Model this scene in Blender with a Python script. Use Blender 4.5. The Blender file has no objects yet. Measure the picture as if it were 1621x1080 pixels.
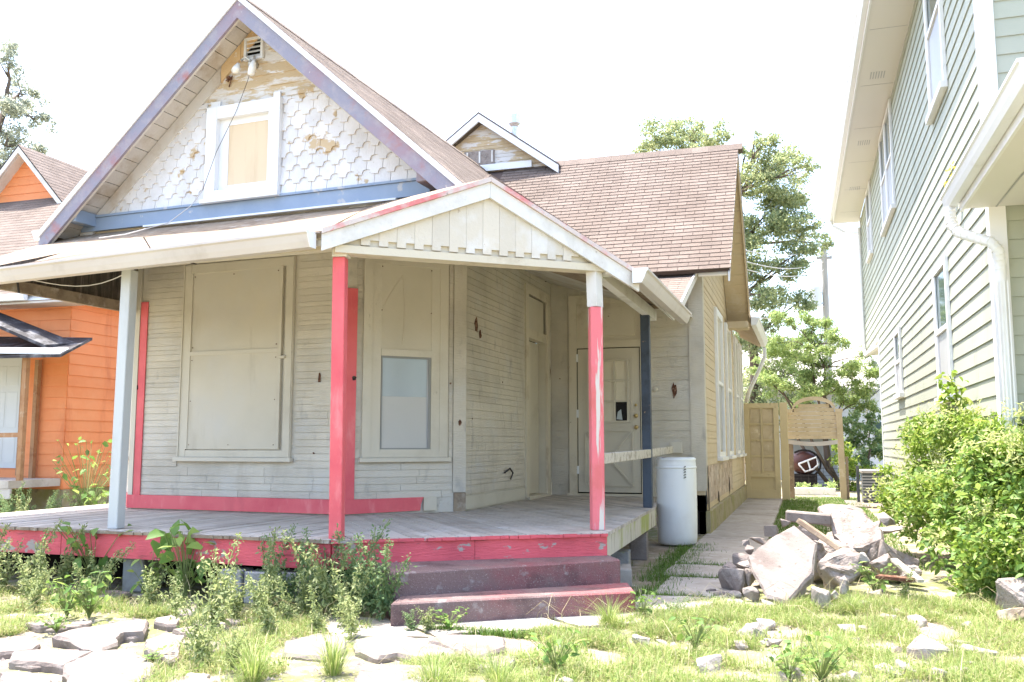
import bpy, bmesh, math, random
import numpy as np
from mathutils import Vector, Matrix, noise
R = random.Random(11)
rng = np.random.default_rng(11)
S = bpy.context.scene
COL = S.collection
rad = math.radians
Z = Vector((0, 0, 1))

# ------------------------------------------------------------------ camera, sky, sun, exposure
cd = bpy.data.cameras.new('camera'); cam = bpy.data.objects.new('camera', cd); COL.objects.link(cam)
cam.location = (0, 0, 1.3); cam.rotation_euler = (rad(96.458), 0, rad(17.664))
cd.sensor_width = 36; cd.lens = 31.98; cd.clip_start = .05; cd.clip_end = 500
S.camera = cam
SUN = Vector((-.265, .10, 1)).normalized()
W = bpy.data.worlds.new('World'); S.world = W; W.use_nodes = True
wn = W.node_tree.nodes; wl = W.node_tree.links
sky = wn.new('ShaderNodeTexSky'); sky.sky_type = 'NISHITA'; sky.sun_disc = False
sky.sun_elevation = math.asin(SUN.z); sky.sun_rotation = math.atan2(SUN.x, SUN.y)
sky.dust_density = 3.0; sky.air_density = 1.0; sky.ozone_density = 1.0
wn['Background'].inputs[1].default_value = .15
wl.new(sky.outputs[0], wn['Background'].inputs[0])
sd = bpy.data.lights.new('sun', 'SUN'); sd.energy = 2.8; sd.angle = rad(.5); sd.color = (1, .94, .86)
so = bpy.data.objects.new('sun', sd); COL.objects.link(so)
so.rotation_euler = SUN.to_track_quat('Z', 'Y').to_euler()
S.view_settings.view_transform = 'Standard'; S.view_settings.look = 'None'
S.view_settings.gamma = 1; S.view_settings.use_curve_mapping = False
S.view_settings.exposure = 2.4
S.render.engine = 'CYCLES'
S.cycles.max_bounces = 8; S.cycles.diffuse_bounces = 5; S.cycles.transparent_max_bounces = 8

# ------------------------------------------------------------------ materials
def mat(name, col, rough=.75, spec=.25, layers=(), bump=None, rnd=0, isl=0, metal=0):
    m = bpy.data.materials.new(name); m.use_nodes = True
    N = m.node_tree.nodes; L = m.node_tree.links; b = N['Principled BSDF']
    b.inputs['Roughness'].default_value = rough; b.inputs['Metallic'].default_value = metal
    b.inputs['Specular IOR Level'].default_value = spec
    g = N.new('ShaderNodeNewGeometry')
    def tex(scale, st, detail=6):
        mp = N.new('ShaderNodeMapping'); mp.inputs['Scale'].default_value = [scale * s for s in st]
        mp.inputs['Location'].default_value = (R.uniform(0, 50), R.uniform(0, 50), R.uniform(0, 50))
        L.new(g.outputs['Position'], mp.inputs[0])
        t = N.new('ShaderNodeTexNoise'); t.inputs['Scale'].default_value = 1
        t.inputs['Detail'].default_value = detail; t.inputs['Roughness'].default_value = .62
        L.new(mp.outputs[0], t.inputs['Vector']); return t.outputs[0]
    c = N.new('ShaderNodeRGB'); c.outputs[0].default_value = (*col, 1); cur = c.outputs[0]
    for lay in layers:
        c2, scale, lo, hi = lay[:4]; st = lay[4] if len(lay) > 4 else (1, 1, 1)
        mr = N.new('ShaderNodeMapRange'); mr.inputs[1].default_value = lo; mr.inputs[2].default_value = hi
        L.new(tex(scale, st), mr.inputs[0])
        mx = N.new('ShaderNodeMix'); mx.data_type = 'RGBA'
        L.new(mr.outputs[0], mx.inputs[0]); L.new(cur, mx.inputs[6]); mx.inputs[7].default_value = (*c2, 1)
        cur = mx.outputs[2]
    if rnd or isl:
        mr = N.new('ShaderNodeMapRange'); k = rnd or isl
        mr.inputs[3].default_value = 1 - k; mr.inputs[4].default_value = 1 + k
        if rnd: L.new(N.new('ShaderNodeObjectInfo').outputs['Random'], mr.inputs[0])
        else: L.new(g.outputs['Random Per Island'], mr.inputs[0])
        hs = N.new('ShaderNodeHueSaturation'); L.new(mr.outputs[0], hs.inputs['Value']); L.new(cur, hs.inputs['Color'])
        cur = hs.outputs[0]
    L.new(cur, b.inputs['Base Color'])
    if bump:
        bp = N.new('ShaderNodeBump'); bp.inputs['Strength'].default_value = bump[0]; bp.inputs['Distance'].default_value = .02
        L.new(tex(bump[1], bump[2] if len(bump) > 2 else (1, 1, 1), 8), bp.inputs['Height']); L.new(bp.outputs[0], b.inputs['Normal'])
    return m

def leafmat(name, c1, c2, c3, trans=.35):
    m = bpy.data.materials.new(name); m.use_nodes = True
    N = m.node_tree.nodes; L = m.node_tree.links; N.remove(N['Principled BSDF'])
    g = N.new('ShaderNodeNewGeometry'); r = N.new('ShaderNodeValToRGB')
    r.color_ramp.elements[0].color = (*c1, 1); r.color_ramp.elements[1].color = (*c3, 1)
    e = r.color_ramp.elements.new(.55); e.color = (*c2, 1)
    L.new(g.outputs['Random Per Island'], r.inputs[0])
    d = N.new('ShaderNodeBsdfPrincipled'); d.inputs['Roughness'].default_value = .55
    d.inputs['Specular IOR Level'].default_value = .3
    t = N.new('ShaderNodeBsdfTranslucent')
    hs = N.new('ShaderNodeHueSaturation'); hs.inputs['Value'].default_value = 1.25; hs.inputs['Hue'].default_value = .485
    L.new(r.outputs[0], hs.inputs['Color']); L.new(hs.outputs[0], t.inputs[0])
    L.new(r.outputs[0], d.inputs['Base Color'])
    mx = N.new('ShaderNodeMixShader'); mx.inputs[0].default_value = trans
    L.new(d.outputs[0], mx.inputs[1]); L.new(t.outputs[0], mx.inputs[2])
    L.new(mx.outputs[0], N['Material Output'].inputs[0]); return m

GREY = (.575, .525, .435)
M = {}
M['grey'] = mat('greige_wall_paint', GREY, .7, .25, [((.43, .39, .32), 1.3, .45, .75), ((.36, .33, .285), 5, .6, .74, (1, 1, .5)), ((.56, .54, .5), 2.2, .5, .8), ((.36, .31, .24), 1.6, .58, .8, (1, 1, .22))], (.55, 26, (.5, .5, 3)), rnd=.05)
M['greytrim'] = mat('greige_trim_paint', (.56, .515, .42), .6, .3, [((.46, .41, .32), 1.5, .5, .8), ((.3, .26, .2), 9, .68, .74, (1, 1, .4))], (.12, 30))
M['board'] = mat('painted_window_board', (.56, .51, .41), .55, .3, [((.5, .455, .36), .9, .4, .7), ((.52, .5, .46), .8, .5, .8), ((.42, .37, .28), 3, .58, .8, (1, 1, .2))], (.08, 18))
M['cream'] = mat('cream_trim_paint', (.58, .52, .41), .6, .3, [((.42, .35, .25), 3, .55, .75), ((.25, .2, .14), 14, .68, .74)], (.12, 30))
M['door'] = mat('cream_door_paint', (.55, .50, .40), .5, .35, [((.42, .37, .28), 2, .55, .8), ((.3, .25, .19), 16, .7, .76)], (.06, 20))
M['white'] = mat('weathered_white_paint', (.66, .64, .61), .65, .3, [((.5, .47, .42), 3, .5, .75), ((.36, .31, .25), 13, .66, .72)], (.2, 40))
M['gwhite'] = mat('shingle_white_paint', (.70, .69, .69), .7, .25, [((.6, .58, .56), 2, .45, .7), ((.52, .40, .25), 3.2, .60, .64), ((.40, .32, .24), 18, .66, .72)], (.35, 40, (2, 2, .4)), rnd=.07)
M['peel'] = mat('peeling_tan_siding', (.66, .63, .6), .75, .2, [((.55, .435, .285), 2.6, .46, .50, (.55, 1, 2.2)), ((.45, .32, .18), 9, .6, .7, (.4, 1, 2)), ((.7, .68, .66), 7, .58, .62, (.6, 1, 2))], (.4, 40, (.4, 1, 3)))
M['tan'] = mat('bare_tan_board', (.60, .43, .24), .75, .2, [((.5, .3, .16), 5, .5, .7), ((.66, .6, .52), 8, .6, .66)], (.3, 30))
M['blue'] = mat('faded_blue_trim', (.25, .32, .43), .6, .3, [((.30, .365, .465), 2, .45, .7), ((.45, .45, .46), 3.5, .62, .66)], (.15, 30))
M['barge'] = mat('worn_blue_red_bargeboard', (.25, .245, .30), .7, .2, [((.30, .205, .235), 1.1, .44, .64), ((.34, .31, .33), 5, .48, .72), ((.33, .17, .17), 2.4, .58, .7), ((.5, .46, .45), 14, .68, .74)], (.3, 30))
M['pink'] = mat('coral_pink_paint', (.70, .135, .145), .55, .3, [((.62, .09, .11), 2, .45, .7), ((.76, .24, .24), 5, .58, .75, (1, 1, .3)), ((.5, .09, .1), 2, .56, .75, (1, 1, .2)), ((.42, .30, .28), 11, .70, .735)], (.25, 35, (1, 1, .4)))
M['pinkworn'] = mat('worn_pink_paint', (.66, .11, .13), .6, .3, [((.5, .08, .1), 2, .45, .7), ((.36, .31, .28), 3.2, .585, .615, (1, 1, 1.8)), ((.3, .07, .07), 8, .6, .7, (.4, .4, 2))], (.5, 28, (.4, .4, 2.5)))
M['pinkpost'] = mat('pink_post_scraped', (.70, .17, .19), .6, .3, [((.6, .14, .13), 3, .5, .7), ((.60, .54, .48), 4.6, .535, .57, (2.2, 2.2, .14))], (.3, 30, (1, 1, .3)))
M['postgrey'] = mat('grey_white_post_paint', (.50, .51, .50), .65, .25, [((.42, .42, .4), 3, .5, .7, (1, 1, .3)), ((.22, .2, .18), 11, .68, .73, (1, 1, .3))], (.3, 30, (1, 1, .25)))
M['darkpost'] = mat('dark_blue_black_post', (.045, .06, .085), .55, .35, [((.02, .024, .032), 3, .5, .7), ((.16, .22, .33), 3.5, .57, .66, (1, 1, .5)), ((.3, .2, .12), 9, .66, .7)], (.2, 30))
M['deck'] = mat('weathered_deck_board', (.46, .415, .365), .8, .2, [((.35, .305, .26), 2.5, .45, .7), ((.5, .48, .46), 4, .55, .75), ((.16, .135, .115), 8, .64, .72)], (.4, 30, (1, 1, 1)), rnd=.13)
M['mossboard'] = mat('mossy_white_skirt', (.52, .48, .40), .75, .2, [((.34, .36, .12), 2.2, .47, .6, (1, 1, .5)), ((.28, .23, .18), 5, .55, .62, (2, 2, .4))], (.4, 25))
M['rail'] = mat('lichen_white_rail', (.52, .48, .41), .75, .2, [((.32, .28, .22), 9, .52, .62), ((.2, .17, .14), 20, .62, .7)], (.4, 40))
M['step'] = mat('red_grey_aggregate_concrete', (.185, .125, .12), .8, .2, [((.25, .075, .08), .9, .48, .66), ((.085, .055, .055), 2.2, .5, .68), ((.42, .36, .33), 120, .60, .68), ((.3, .27, .26), 6, .62, .72)], (.5, 60))
M['conc'] = mat('pale_broken_concrete', (.225, .192, .172), .85, .2, [((.165, .135, .12), 2.5, .45, .65), ((.27, .24, .22), 7, .5, .65), ((.11, .088, .075), 22, .62, .7)], (.45, 45), rnd=.06)
M['rough'] = mat('rough_pitted_concrete', (.30, .255, .23), .9, .15, [((.21, .172, .15), 7, .48, .62), ((.31, .28, .26), 16, .5, .62), ((.09, .07, .06), 28, .62, .68)], (.9, 28), rnd=.06)
M['walk'] = mat('grey_walk_concrete', (.36, .325, .285), .85, .2, [((.28, .25, .21), 1.6, .45, .65), ((.42, .39, .35), 6, .5, .7), ((.2, .19, .13), 11, .62, .72)], (.3, 40), rnd=.06)
M['block'] = mat('grey_concrete_block', (.34, .34, .33), .9, .15, [((.26, .25, .24), 5, .45, .65), ((.3, .32, .14), 4, .58, .66)], (.5, 60))
M['shing'] = mat('pinkish_brown_asphalt_shingle', (.166, .133, .113), .9, .12, [((.205, .168, .146), 1.4, .42, .68), ((.12, .094, .08), 70, .5, .7)], (.5, 120), rnd=.10)
M['shings'] = mat('pinkish_brown_shingle_mass', (.166, .133, .113), .9, .12, [((.205, .168, .146), 1.4, .42, .68), ((.12, .094, .08), 70, .5, .7)], (.5, 120), isl=.10)
M['shingg'] = mat('grey_weathered_shingle_mass', (.185, .150, .126), .9, .12, [((.24, .20, .17), 2, .45, .7), ((.11, .09, .078), 40, .5, .7)], (.5, 120), isl=.22)
M['redworn'] = mat('flaked_red_white_edge', (.58, .50, .47), .7, .2, [((.62, .2, .2), 2.0, .48, .6), ((.6, .1, .11), 5, .6, .66), ((.3, .25, .22), 12, .66, .72)], (.3, 30))
M['gboard'] = mat('cream_white_gable_board', (.58, .525, .44), .7, .2, [((.50, .40, .31), 1.6, .5, .75), ((.64, .62, .6), 3, .5, .7), ((.4, .33, .26), 16, .66, .72)], (.2, 30), rnd=.05)
M['lite'] = mat('yellowed_covered_lite', (.66, .60, .47), .4, .4, [((.58, .52, .4), 3, .5, .7)])
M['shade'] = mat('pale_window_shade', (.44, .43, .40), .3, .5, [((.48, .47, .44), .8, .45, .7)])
M['sash'] = mat('grey_sash_metal', (.24, .24, .225), .5, .4)
M['felt'] = mat('dark_roof_felt', (.10, .075, .066), .9, .1)
M['wood'] = mat('aged_wood', (.30, .235, .17), .85, .15, [((.2, .15, .11), 5, .45, .65), ((.4, .35, .29), 8, .55, .7)], (.4, 30))
M['darkwood'] = mat('dark_weathered_panel', (.085, .072, .06), .85, .15, [((.2, .17, .14), 9, .5, .7, (2, 2, .2)), ((.04, .035, .03), 6, .5, .7, (2, 2, .3))], (.4, 30))
M['soffit'] = mat('cream_soffit_boards', (.55, .525, .49), .75, .2, [((.43, .37, .30), 3, .5, .7)], (.2, 30), rnd=.06)
M['gut'] = mat('cream_gutter_enamel', (.50, .45, .415), .45, .4, [((.40, .35, .31), 2.5, .55, .75), ((.55, .51, .48), 1.2, .45, .7)], (.05, 12))
M['gutw'] = mat('white_enamel', (.74, .75, .76), .4, .4, [((.6, .59, .56), 3, .6, .8)])
M['dark'] = mat('hollow_shade_black', (.012, .011, .010), .95, .05)  # near-black base carries the darkness of hollows and gaps
M['tar'] = mat('black_tar_paper', (.02, .018, .018), .8, .2, [((.07, .06, .05), 8, .55, .7)], (.4, 30))
M['rust'] = mat('rust_brown_damage', (.10, .045, .028), .85, .15, [((.25, .15, .1), 25, .5, .6)], (.6, 60))
M['beige'] = mat('beige_side_paint', (.58, .475, .32), .65, .25, [((.51, .41, .265), 1.2, .45, .7), ((.6, .53, .42), 3, .55, .75)], (.3, 40, (1, 1, 3)))
M['brick'] = mat('worn_brick_pattern_siding', (.47, .375, .295), .8, .2, [((.56, .48, .40), 3, .45, .65), ((.38, .27, .2), 6, .52, .68), ((.55, .5, .45), 8, .6, .66)], (.4, 40), rnd=.16)
M['mossconc'] = mat('mossy_foundation', (.36, .31, .21), .9, .15, [((.29, .27, .12), 2.5, .45, .6), ((.18, .15, .1), 5, .58, .7)], (.4, 30))
M['gate'] = mat('tan_gate_paint', (.60, .49, .285), .6, .3, [((.54, .43, .245), 1.5, .45, .7), ((.4, .31, .19), 8, .64, .72)], (.1, 25))
M['gatew'] = mat('tan_arch_boards', (.56, .45, .29), .65, .25, [((.47, .37, .23), 3, .5, .7), ((.66, .56, .4), 6, .6, .7)], (.2, 25), rnd=.06)
M['orange'] = mat('orange_siding_paint', (.74, .265, .105), .6, .3, [((.7, .235, .085), 1.5, .45, .7), ((.74, .31, .14), 1.0, .5, .75), ((.55, .16, .06), 2.5, .58, .76, (1, 1, .2))], (.1, 25), rnd=.04)
M['owood'] = mat('orange_house_frame_wood', (.34, .19, .1), .75, .2, [((.25, .12, .06), 5, .5, .7), ((.42, .3, .2), 8, .56, .7)], (.3, 30, (1, 1, .3)))
M['roll'] = mat('black_roll_roofing', (.035, .033, .036), .75, .25, [((.14, .14, .15), 3, .5, .64), ((.02, .02, .02), 9, .55, .7)], (.5, 30))
M['metal'] = mat('galvanised_metal', (.62, .63, .64), .35, .5, [((.5, .5, .5), 5, .5, .7)], metal=.8)
M['brass'] = mat('worn_brass', (.55, .42, .2), .35, .5, metal=.85)
M['lampw'] = mat('white_lamp_glass', (.78, .77, .72), .3, .5)
M['drum'] = mat('white_barrel_plastic', (.74, .76, .77), .4, .4, [((.66, .66, .65), 2, .5, .75), ((.5, .42, .3), 2.6, .62, .75, (2, 2, .25)), ((.42, .37, .3), 20, .68, .74)], (.06, 10))
M['ink'] = mat('black_marking', (.03, .03, .03), .7, .2)
M['green'] = mat('sage_green_siding', (.37, .385, .31), .6, .3, [((.34, .36, .285), 1, .4, .7), ((.27, .295, .235), 2.2, .55, .75, (1, 1, .18))], (.12, 40, (.3, .3, 3)), rnd=.025)
M['gtrim'] = mat('white_house_trim', (.76, .76, .75), .5, .35, [((.7, .69, .67), 2, .5, .7)])
M['gsoff'] = mat('warm_white_soffit', (.68, .66, .62), .6, .3)
M['glass'] = mat('dark_window_glass', (.06, .10, .10), .06, .6, [((.12, .17, .16), 1.5, .45, .65)])
M['screen'] = mat('grey_window_screen', (.34, .34, .34), .35, .4, [((.4, .4, .41), 1.2, .4, .7)])
M['bglass'] = mat('blue_grey_window_pane', (.33, .385, .41), .15, .5, [((.38, .425, .44), .7, .4, .7)])  # on the window, reflected sky is put into this base colour
M['ply'] = mat('pale_plywood', (.68, .55, .38), .7, .2, [((.6, .46, .3), 2, .5, .7, (3, 3, .4)), ((.72, .25, .2), 3.2, .66, .75)], (.15, 30))
M['pale'] = mat('pale_grey_siding', (.55, .57, .57), .7, .2, rnd=.03)
M['palero'] = mat('pale_grey_roof', (.42, .39, .36), .9, .1)
M['bluesid'] = mat('blue_grey_siding', (.33, .37, .42), .7, .2, rnd=.05)
M['pole'] = mat('grey_pole_wood', (.42, .40, .37), .9, .1, [((.32, .3, .28), 4, .5, .7, (2, 2, .2))], (.4, 20))
M['wire'] = mat('dark_cable', (.05, .045, .045), .7, .2)
M['wirew'] = mat('pale_cable', (.55, .53, .52), .6, .2)
M['redsh'] = mat('red_brown_shell', (.085, .03, .022), .5, .3, [((.05, .02, .015), 6, .5, .7)])
M['ac'] = mat('dark_grey_ac_metal', (.09, .10, .11), .5, .4)
M['stone'] = mat('pale_yard_stone', (.29, .26, .235), .85, .2, [((.21, .18, .165), 6, .45, .65), ((.38, .35, .325), 14, .5, .65)], (.5, 50), rnd=.1)
M['dirt'] = mat('dry_dusty_yard', (.30, .25, .19), .95, .1, [((.235, .19, .135), 1.5, .45, .65), ((.19, .205, .085), .55, .44, .58), ((.40, .355, .30), 5, .5, .68), ((.2, .15, .11), 28, .6, .7)], (.7, 30))
M['bark'] = mat('tree_bark', (.14, .11, .085), .9, .1, [((.08, .06, .05), 8, .5, .7, (1, 1, .3))], (.6, 15))
M['stem'] = mat('green_stem', (.16, .2, .07), .7, .2)
M['lf_a'] = leafmat('pale_weed_leaf', (.15, .20, .075), (.28, .34, .14), (.44, .47, .25), .45)
M['lf_d'] = leafmat('dark_weed_leaf', (.10, .18, .075), (.17, .26, .11), (.28, .36, .17), .45)
M['lf_b'] = leafmat('broad_weed_leaf', (.08, .17, .035), (.15, .26, .055), (.28, .38, .10), .4)
M['lf_s'] = leafmat('shrub_leaf', (.10, .19, .025), (.21, .32, .045), (.40, .48, .12), .4)
M['lf_t'] = leafmat('tree_leaf', (.16, .215, .11), (.27, .325, .15), (.46, .48, .25), .5)  # tones lightened so the tree looks seen through haze
M['lf_l'] = leafmat('light_tree_leaf', (.19, .28, .10), (.28, .38, .13), (.40, .47, .20), .5)
M['lf_p'] = leafmat('hazy_tree_leaf', (.22, .25, .205), (.31, .34, .265), (.42, .44, .32), .5)  # paled colours put distance haze into the foliage itself
M['gr'] = leafmat('yard_grass_blade', (.13, .21, .045), (.23, .315, .08), (.43, .44, .2), .35)
M['grs'] = leafmat('lawn_grass_blade', (.06, .13, .02), (.10, .19, .03), (.15, .23, .05), .3)
M['straw'] = leafmat('dry_straw_blade', (.30, .24, .13), (.42, .36, .2), (.55, .49, .32), .3)
M['pal'] = leafmat('pale_young_leaf', (.36, .42, .14), (.45, .5, .2), (.55, .57, .3), .45)
M['yel'] = leafmat('yellow_petals', (.6, .5, .08), (.65, .58, .15), (.4, .45, .1))

# ------------------------------------------------------------------ helpers
ORG = {}
class Fr:
    def __init__(s, o, u, v=None):
        s.o = Vector(o); s.u = Vector(u).normalized(); s.v = Vector(v).normalized() if v else Z.copy(); s.n = s.u.cross(s.v).normalized()
    def p(s, a, b, d=0): return s.o + s.u * a + s.v * b + s.n * d
def wallF(p0, p1): return Fr((p0[0], p0[1], 0), (p1[0] - p0[0], p1[1] - p0[1], 0))

def finish(name, me, m, parent, smooth=False):
    o = bpy.data.objects.new(name, me); COL.objects.link(o)
    if m and not me.materials: me.materials.append(m)
    if smooth: me.polygons.foreach_set('use_smooth', [True] * len(me.polygons))
    if parent is not None: o.parent = parent
    ORG[o.name] = ORG[parent.name] if parent is not None else Vector((0, 0, 0))
    return o

class MB:
    def __init__(s): s.v = []; s.f = []
    def add(s, vs, fs):
        k = len(s.v); s.v += [Vector(v) for v in vs]; s.f += [tuple(i + k for i in f) for f in fs]; return s
    def prism(s, pts, off):
        n = len(pts); off = Vector(off); pts = [Vector(p) for p in pts]
        return s.add(pts + [p + off for p in pts], [tuple(range(n - 1, -1, -1)), tuple(range(n, 2 * n))] + [(i, (i + 1) % n, n + (i + 1) % n, n + i) for i in range(n)])
    def fbox(s, F, u0, u1, z0, z1, d0, d1):
        return s.prism([F.p(u0, z0, d0), F.p(u1, z0, d0), F.p(u1, z1, d0), F.p(u0, z1, d0)], F.n * (d1 - d0))
    def poly(s, F, pts, d0, d1):
        return s.prism([F.p(a, b, d0) for a, b in pts], F.n * (d1 - d0))
    def box(s, a, b):
        return s.prism([(a[0], a[1], a[2]), (b[0], a[1], a[2]), (b[0], b[1], a[2]), (a[0], b[1], a[2])], (0, 0, b[2] - a[2]))
    def bar(s, p0, p1, w, h, up=(0, 0, 1)):
        p0 = Vector(p0); p1 = Vector(p1); d = (p1 - p0).normalized(); r = d.cross(Vector(up))
        if r.length < 1e-4: r = d.cross(Vector((1, 0, 0)))
        r.normalize(); q = r.cross(d)
        return s.prism([p0 + r * (a * w / 2) + q * (b * h / 2) for a, b in ((-1, -1), (1, -1), (1, 1), (-1, 1))], p1 - p0)
    def tube(s, path, r, n=8):
        path = [Vector(p) for p in path]; k = len(s.v); m = len(path)
        rr = r if isinstance(r, (list, tuple)) else [r] * m
        ref = Vector((.3, .5, .8)).normalized()
        for i, p in enumerate(path):
            d = (path[min(i + 1, m - 1)] - path[max(i - 1, 0)]).normalized()
            a = d.cross(ref)
            if a.length < .05: a = d.cross(Vector((1, 0, 0)))
            a.normalize(); b = d.cross(a)
            for j in range(n):
                t = 2 * math.pi * j / n; s.v.append(p + (a * math.cos(t) + b * math.sin(t)) * rr[i])
        for i in range(m - 1):
            for j in range(n):
                s.f.append((k + i * n + j, k + i * n + (j + 1) % n, k + (i + 1) * n + (j + 1) % n, k + (i + 1) * n + j))
        s.f.append(tuple(k + j for j in range(n - 1, -1, -1))); s.f.append(tuple(k + (m - 1) * n + j for j in range(n)))
        return s
    def lathe(s, c, prof, n=20):
        return s.tube([Vector(c) + Z * z for r, z in prof], [r for r, z in prof], n)
    def ball(s, c, r, n=8, sq=(1, 1, 1)):
        k = 6; pr = []
        b = MB().tube([(0, 0, -math.cos(math.pi * (i + .02) / (k + .04)) * r) for i in range(k + 1)], [max(.02 * r, math.sin(math.pi * (i + .02) / (k + .04)) * r) for i in range(k + 1)], n)
        return s.add([Vector(c) + Vector((v.x * sq[0], v.y * sq[1], v.z * sq[2])) for v in b.v], b.f)
    def build(s, name, m, parent=None, bevel=0, smooth=False, fix=True):
        O = ORG[parent.name] if parent is not None else Vector((0, 0, 0))
        me = bpy.data.meshes.new(name); me.from_pydata([tuple(v - O) for v in s.v], [], s.f)
        if fix:
            bm = bmesh.new(); bm.from_mesh(me); bmesh.ops.recalc_face_normals(bm, faces=bm.faces)
            if bevel: bmesh.ops.bevel(bm, geom=bm.edges[:], offset=bevel, segments=1, affect='EDGES', clamp_overlap=True)
            bm.to_mesh(me); bm.free()
        return finish(name, me, m, parent, smooth)

def tag(o, label, cat, group=None, kind=None):
    if label: o['label'] = label
    if cat: o['category'] = cat
    if group: o['group'] = group
    if kind: o['kind'] = kind
    return o
def thing(name, label, cat, loc=(0, 0, 0), group=None):
    o = bpy.data.objects.new(name, None); COL.objects.link(o); o.location = loc; o.empty_display_size = .2
    ORG[o.name] = Vector(loc); return tag(o, label, cat, group)
def struct(o): o['kind'] = 'structure'; return o
def stuff(o, label=None, cat=None): o['kind'] = 'stuff'; return tag(o, label, cat)

def clip(poly, cv):
    out = list(poly); n = len(cv)
    for i in range(n):
        a = cv[i]; b = cv[(i + 1) % n]; inp = out; out = []
        if not inp: break
        sd = lambda p: (b[0] - a[0]) * (p[1] - a[1]) - (b[1] - a[1]) * (p[0] - a[0])
        for j in range(len(inp)):
            p = inp[j - 1]; q = inp[j]; sp = sd(p); sq = sd(q)
            if sq >= 0:
                if sp < 0: t = sp / (sp - sq); out.append((p[0] + (q[0] - p[0]) * t, p[1] + (q[1] - p[1]) * t))
                out.append(q)
            elif sp >= 0: t = sp / (sp - sq); out.append((p[0] + (q[0] - p[0]) * t, p[1] + (q[1] - p[1]) * t))
    res = []
    for p in out:
        if not res or abs(p[0] - res[-1][0]) + abs(p[1] - res[-1][1]) > 1e-4: res.append(p)
    if len(res) > 1 and abs(res[0][0] - res[-1][0]) + abs(res[0][1] - res[-1][1]) < 1e-4: res.pop()
    return res if len(res) > 2 else []
def area(p): return abs(sum(p[i - 1][0] * p[i][1] - p[i][0] * p[i - 1][1] for i in range(len(p)))) / 2

TC = {}; CNT = {}
def tile_geo(poly, th, lift):
    vm = min(p[1] for p in poly); vx = max(p[1] for p in poly); um = min(p[0] for p in poly); h = max(vx - vm, 1e-5)
    n = len(poly); vs = [(a - um, b - vm, 0) for a, b in poly] + [(a - um, b - vm, th + lift * (vx - b) / h) for a, b in poly]
    fs = [tuple(range(n - 1, -1, -1)), tuple(range(n, 2 * n))] + [(i, (i + 1) % n, n + (i + 1) % n, n + i) for i in range(n)]
    return um, vm, vs, fs
def tile(F, poly, name, m, parent, d0=0, th=.01, lift=0):
    um, vm, vs, fs = tile_geo(poly, th, lift)
    key = (name, m.name, tuple((round(a, 3), round(b, 3), round(c, 4)) for a, b, c in vs))
    me = TC.get(key)
    if me is None:
        me = bpy.data.meshes.new(name); me.from_pydata(vs, [], fs); me.materials.append(m); TC[key] = me
    o = finish(name, me, None, parent)
    p = F.p(um, vm, d0) - ORG[parent.name]
    o.matrix_local = Matrix(((F.u.x, F.v.x, F.n.x, p.x), (F.u.y, F.v.y, F.n.y, p.y), (F.u.z, F.v.z, F.n.z, p.z), (0, 0, 0, 1)))
    return o
def lengths(F, u0, u1, z0, z1, name, m, parent, d0, th, lift, lmin=2.4, lmax=4.2):
    u = u0
    while u < u1 - .01:
        e = u + R.uniform(lmin, lmax)
        if u1 - e < .8: e = u1
        tile(F, rect(u + .0015, e - .0015, z0 + R.uniform(-.0015, .0015), z1), name, m, parent, d0, th + R.uniform(0, .0012), lift); u = e
def tiles(F, polys, name, m, parent, root, d0=0, th=.01, lift=0, cap=300, ms=None, plural=None):
    """alike pieces: single objects up to the cap per thing, the rest joined"""
    polys = [p for p in polys if p and area(p) > 2e-4]
    cp = Vector((0, 0, 1.3))
    polys.sort(key=lambda p: (F.p(*p[0]) - cp).length)
    used = CNT.get((root.name, name), 0); k = max(0, min(len(polys), cap - used))
    for p in polys[:k]: tile(F, p, name, m, parent, d0, th, lift)
    CNT[(root.name, name)] = used + k
    if len(polys) > k:
        b = MB()
        for p in polys[k:]:
            um, vm, vs, fs = tile_geo(p, th, lift); b.add([F.p(um + a, vm + c, d0 + d) for a, c, d in vs], fs)
        stuff(b.build(plural or name + '_field', ms or m, parent, fix=False))
def rect(a, b, c, d): return [(a, c), (b, c), (b, d), (a, d)]
def ccw(p): 
    s = sum(p[i - 1][0] * p[i][1] - p[i][0] * p[i - 1][1] for i in range(len(p))); return p if s > 0 else p[::-1]

def courses(cv, h, w, gap=.004, jit=.1, stag=True, over=0.0):
    """rows of tabs clipped to a convex polygon"""
    cv = ccw(cv); u0 = min(p[0] for p in cv); u1 = max(p[0] for p in cv); v0 = min(p[1] for p in cv); v1 = max(p[1] for p in cv)
    out = []; r = 0; v = v0
    while v < v1:
        u = u0 - (w * (r % 2) * .5 + w * R.uniform(0, jit) if stag else 0) - w * .2
        while u < u1:
            ww = w; out.append(clip(rect(u + gap / 2, u + ww - gap / 2, v + R.uniform(-.003, .003), v + h + over), cv)); u += ww
        v += h; r += 1
    return out
def strips(u0, u1, z0, z1, h, holes, lmin=.4, lmax=1.3, gap=.004, cv=None):
    """random-length thin siding strips in courses, leaving holes out"""
    out = []; z = z0
    while z < z1 - .01:
        hh = min(h * R.choice((.7, 1, 1, 1.3)), z1 - z); spans = [(u0, u1)]
        for a, b, c, d in holes:
            if min(z + hh, d) - max(z, c) > .35 * hh:
                ns = []
                for s0, s1 in spans:
                    if a > s0: ns.append((s0, min(a, s1)))
                    if b < s1: ns.append((max(b, s0), s1))
                spans = [s for s in ns if s[1] - s[0] > .02]
        for s0, s1 in spans:
            u = s0
            while u < s1 - .01:
                e = min(s1, u + R.uniform(lmin, lmax))
                if s1 - e < .12: e = s1
                p = rect(u + gap / 2, e - gap / 2, z + .003, z + hh - .003)
                if cv: p = clip(p, cv)
                if p: out.append(p)
                u = e
        z += hh
    return out

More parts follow.
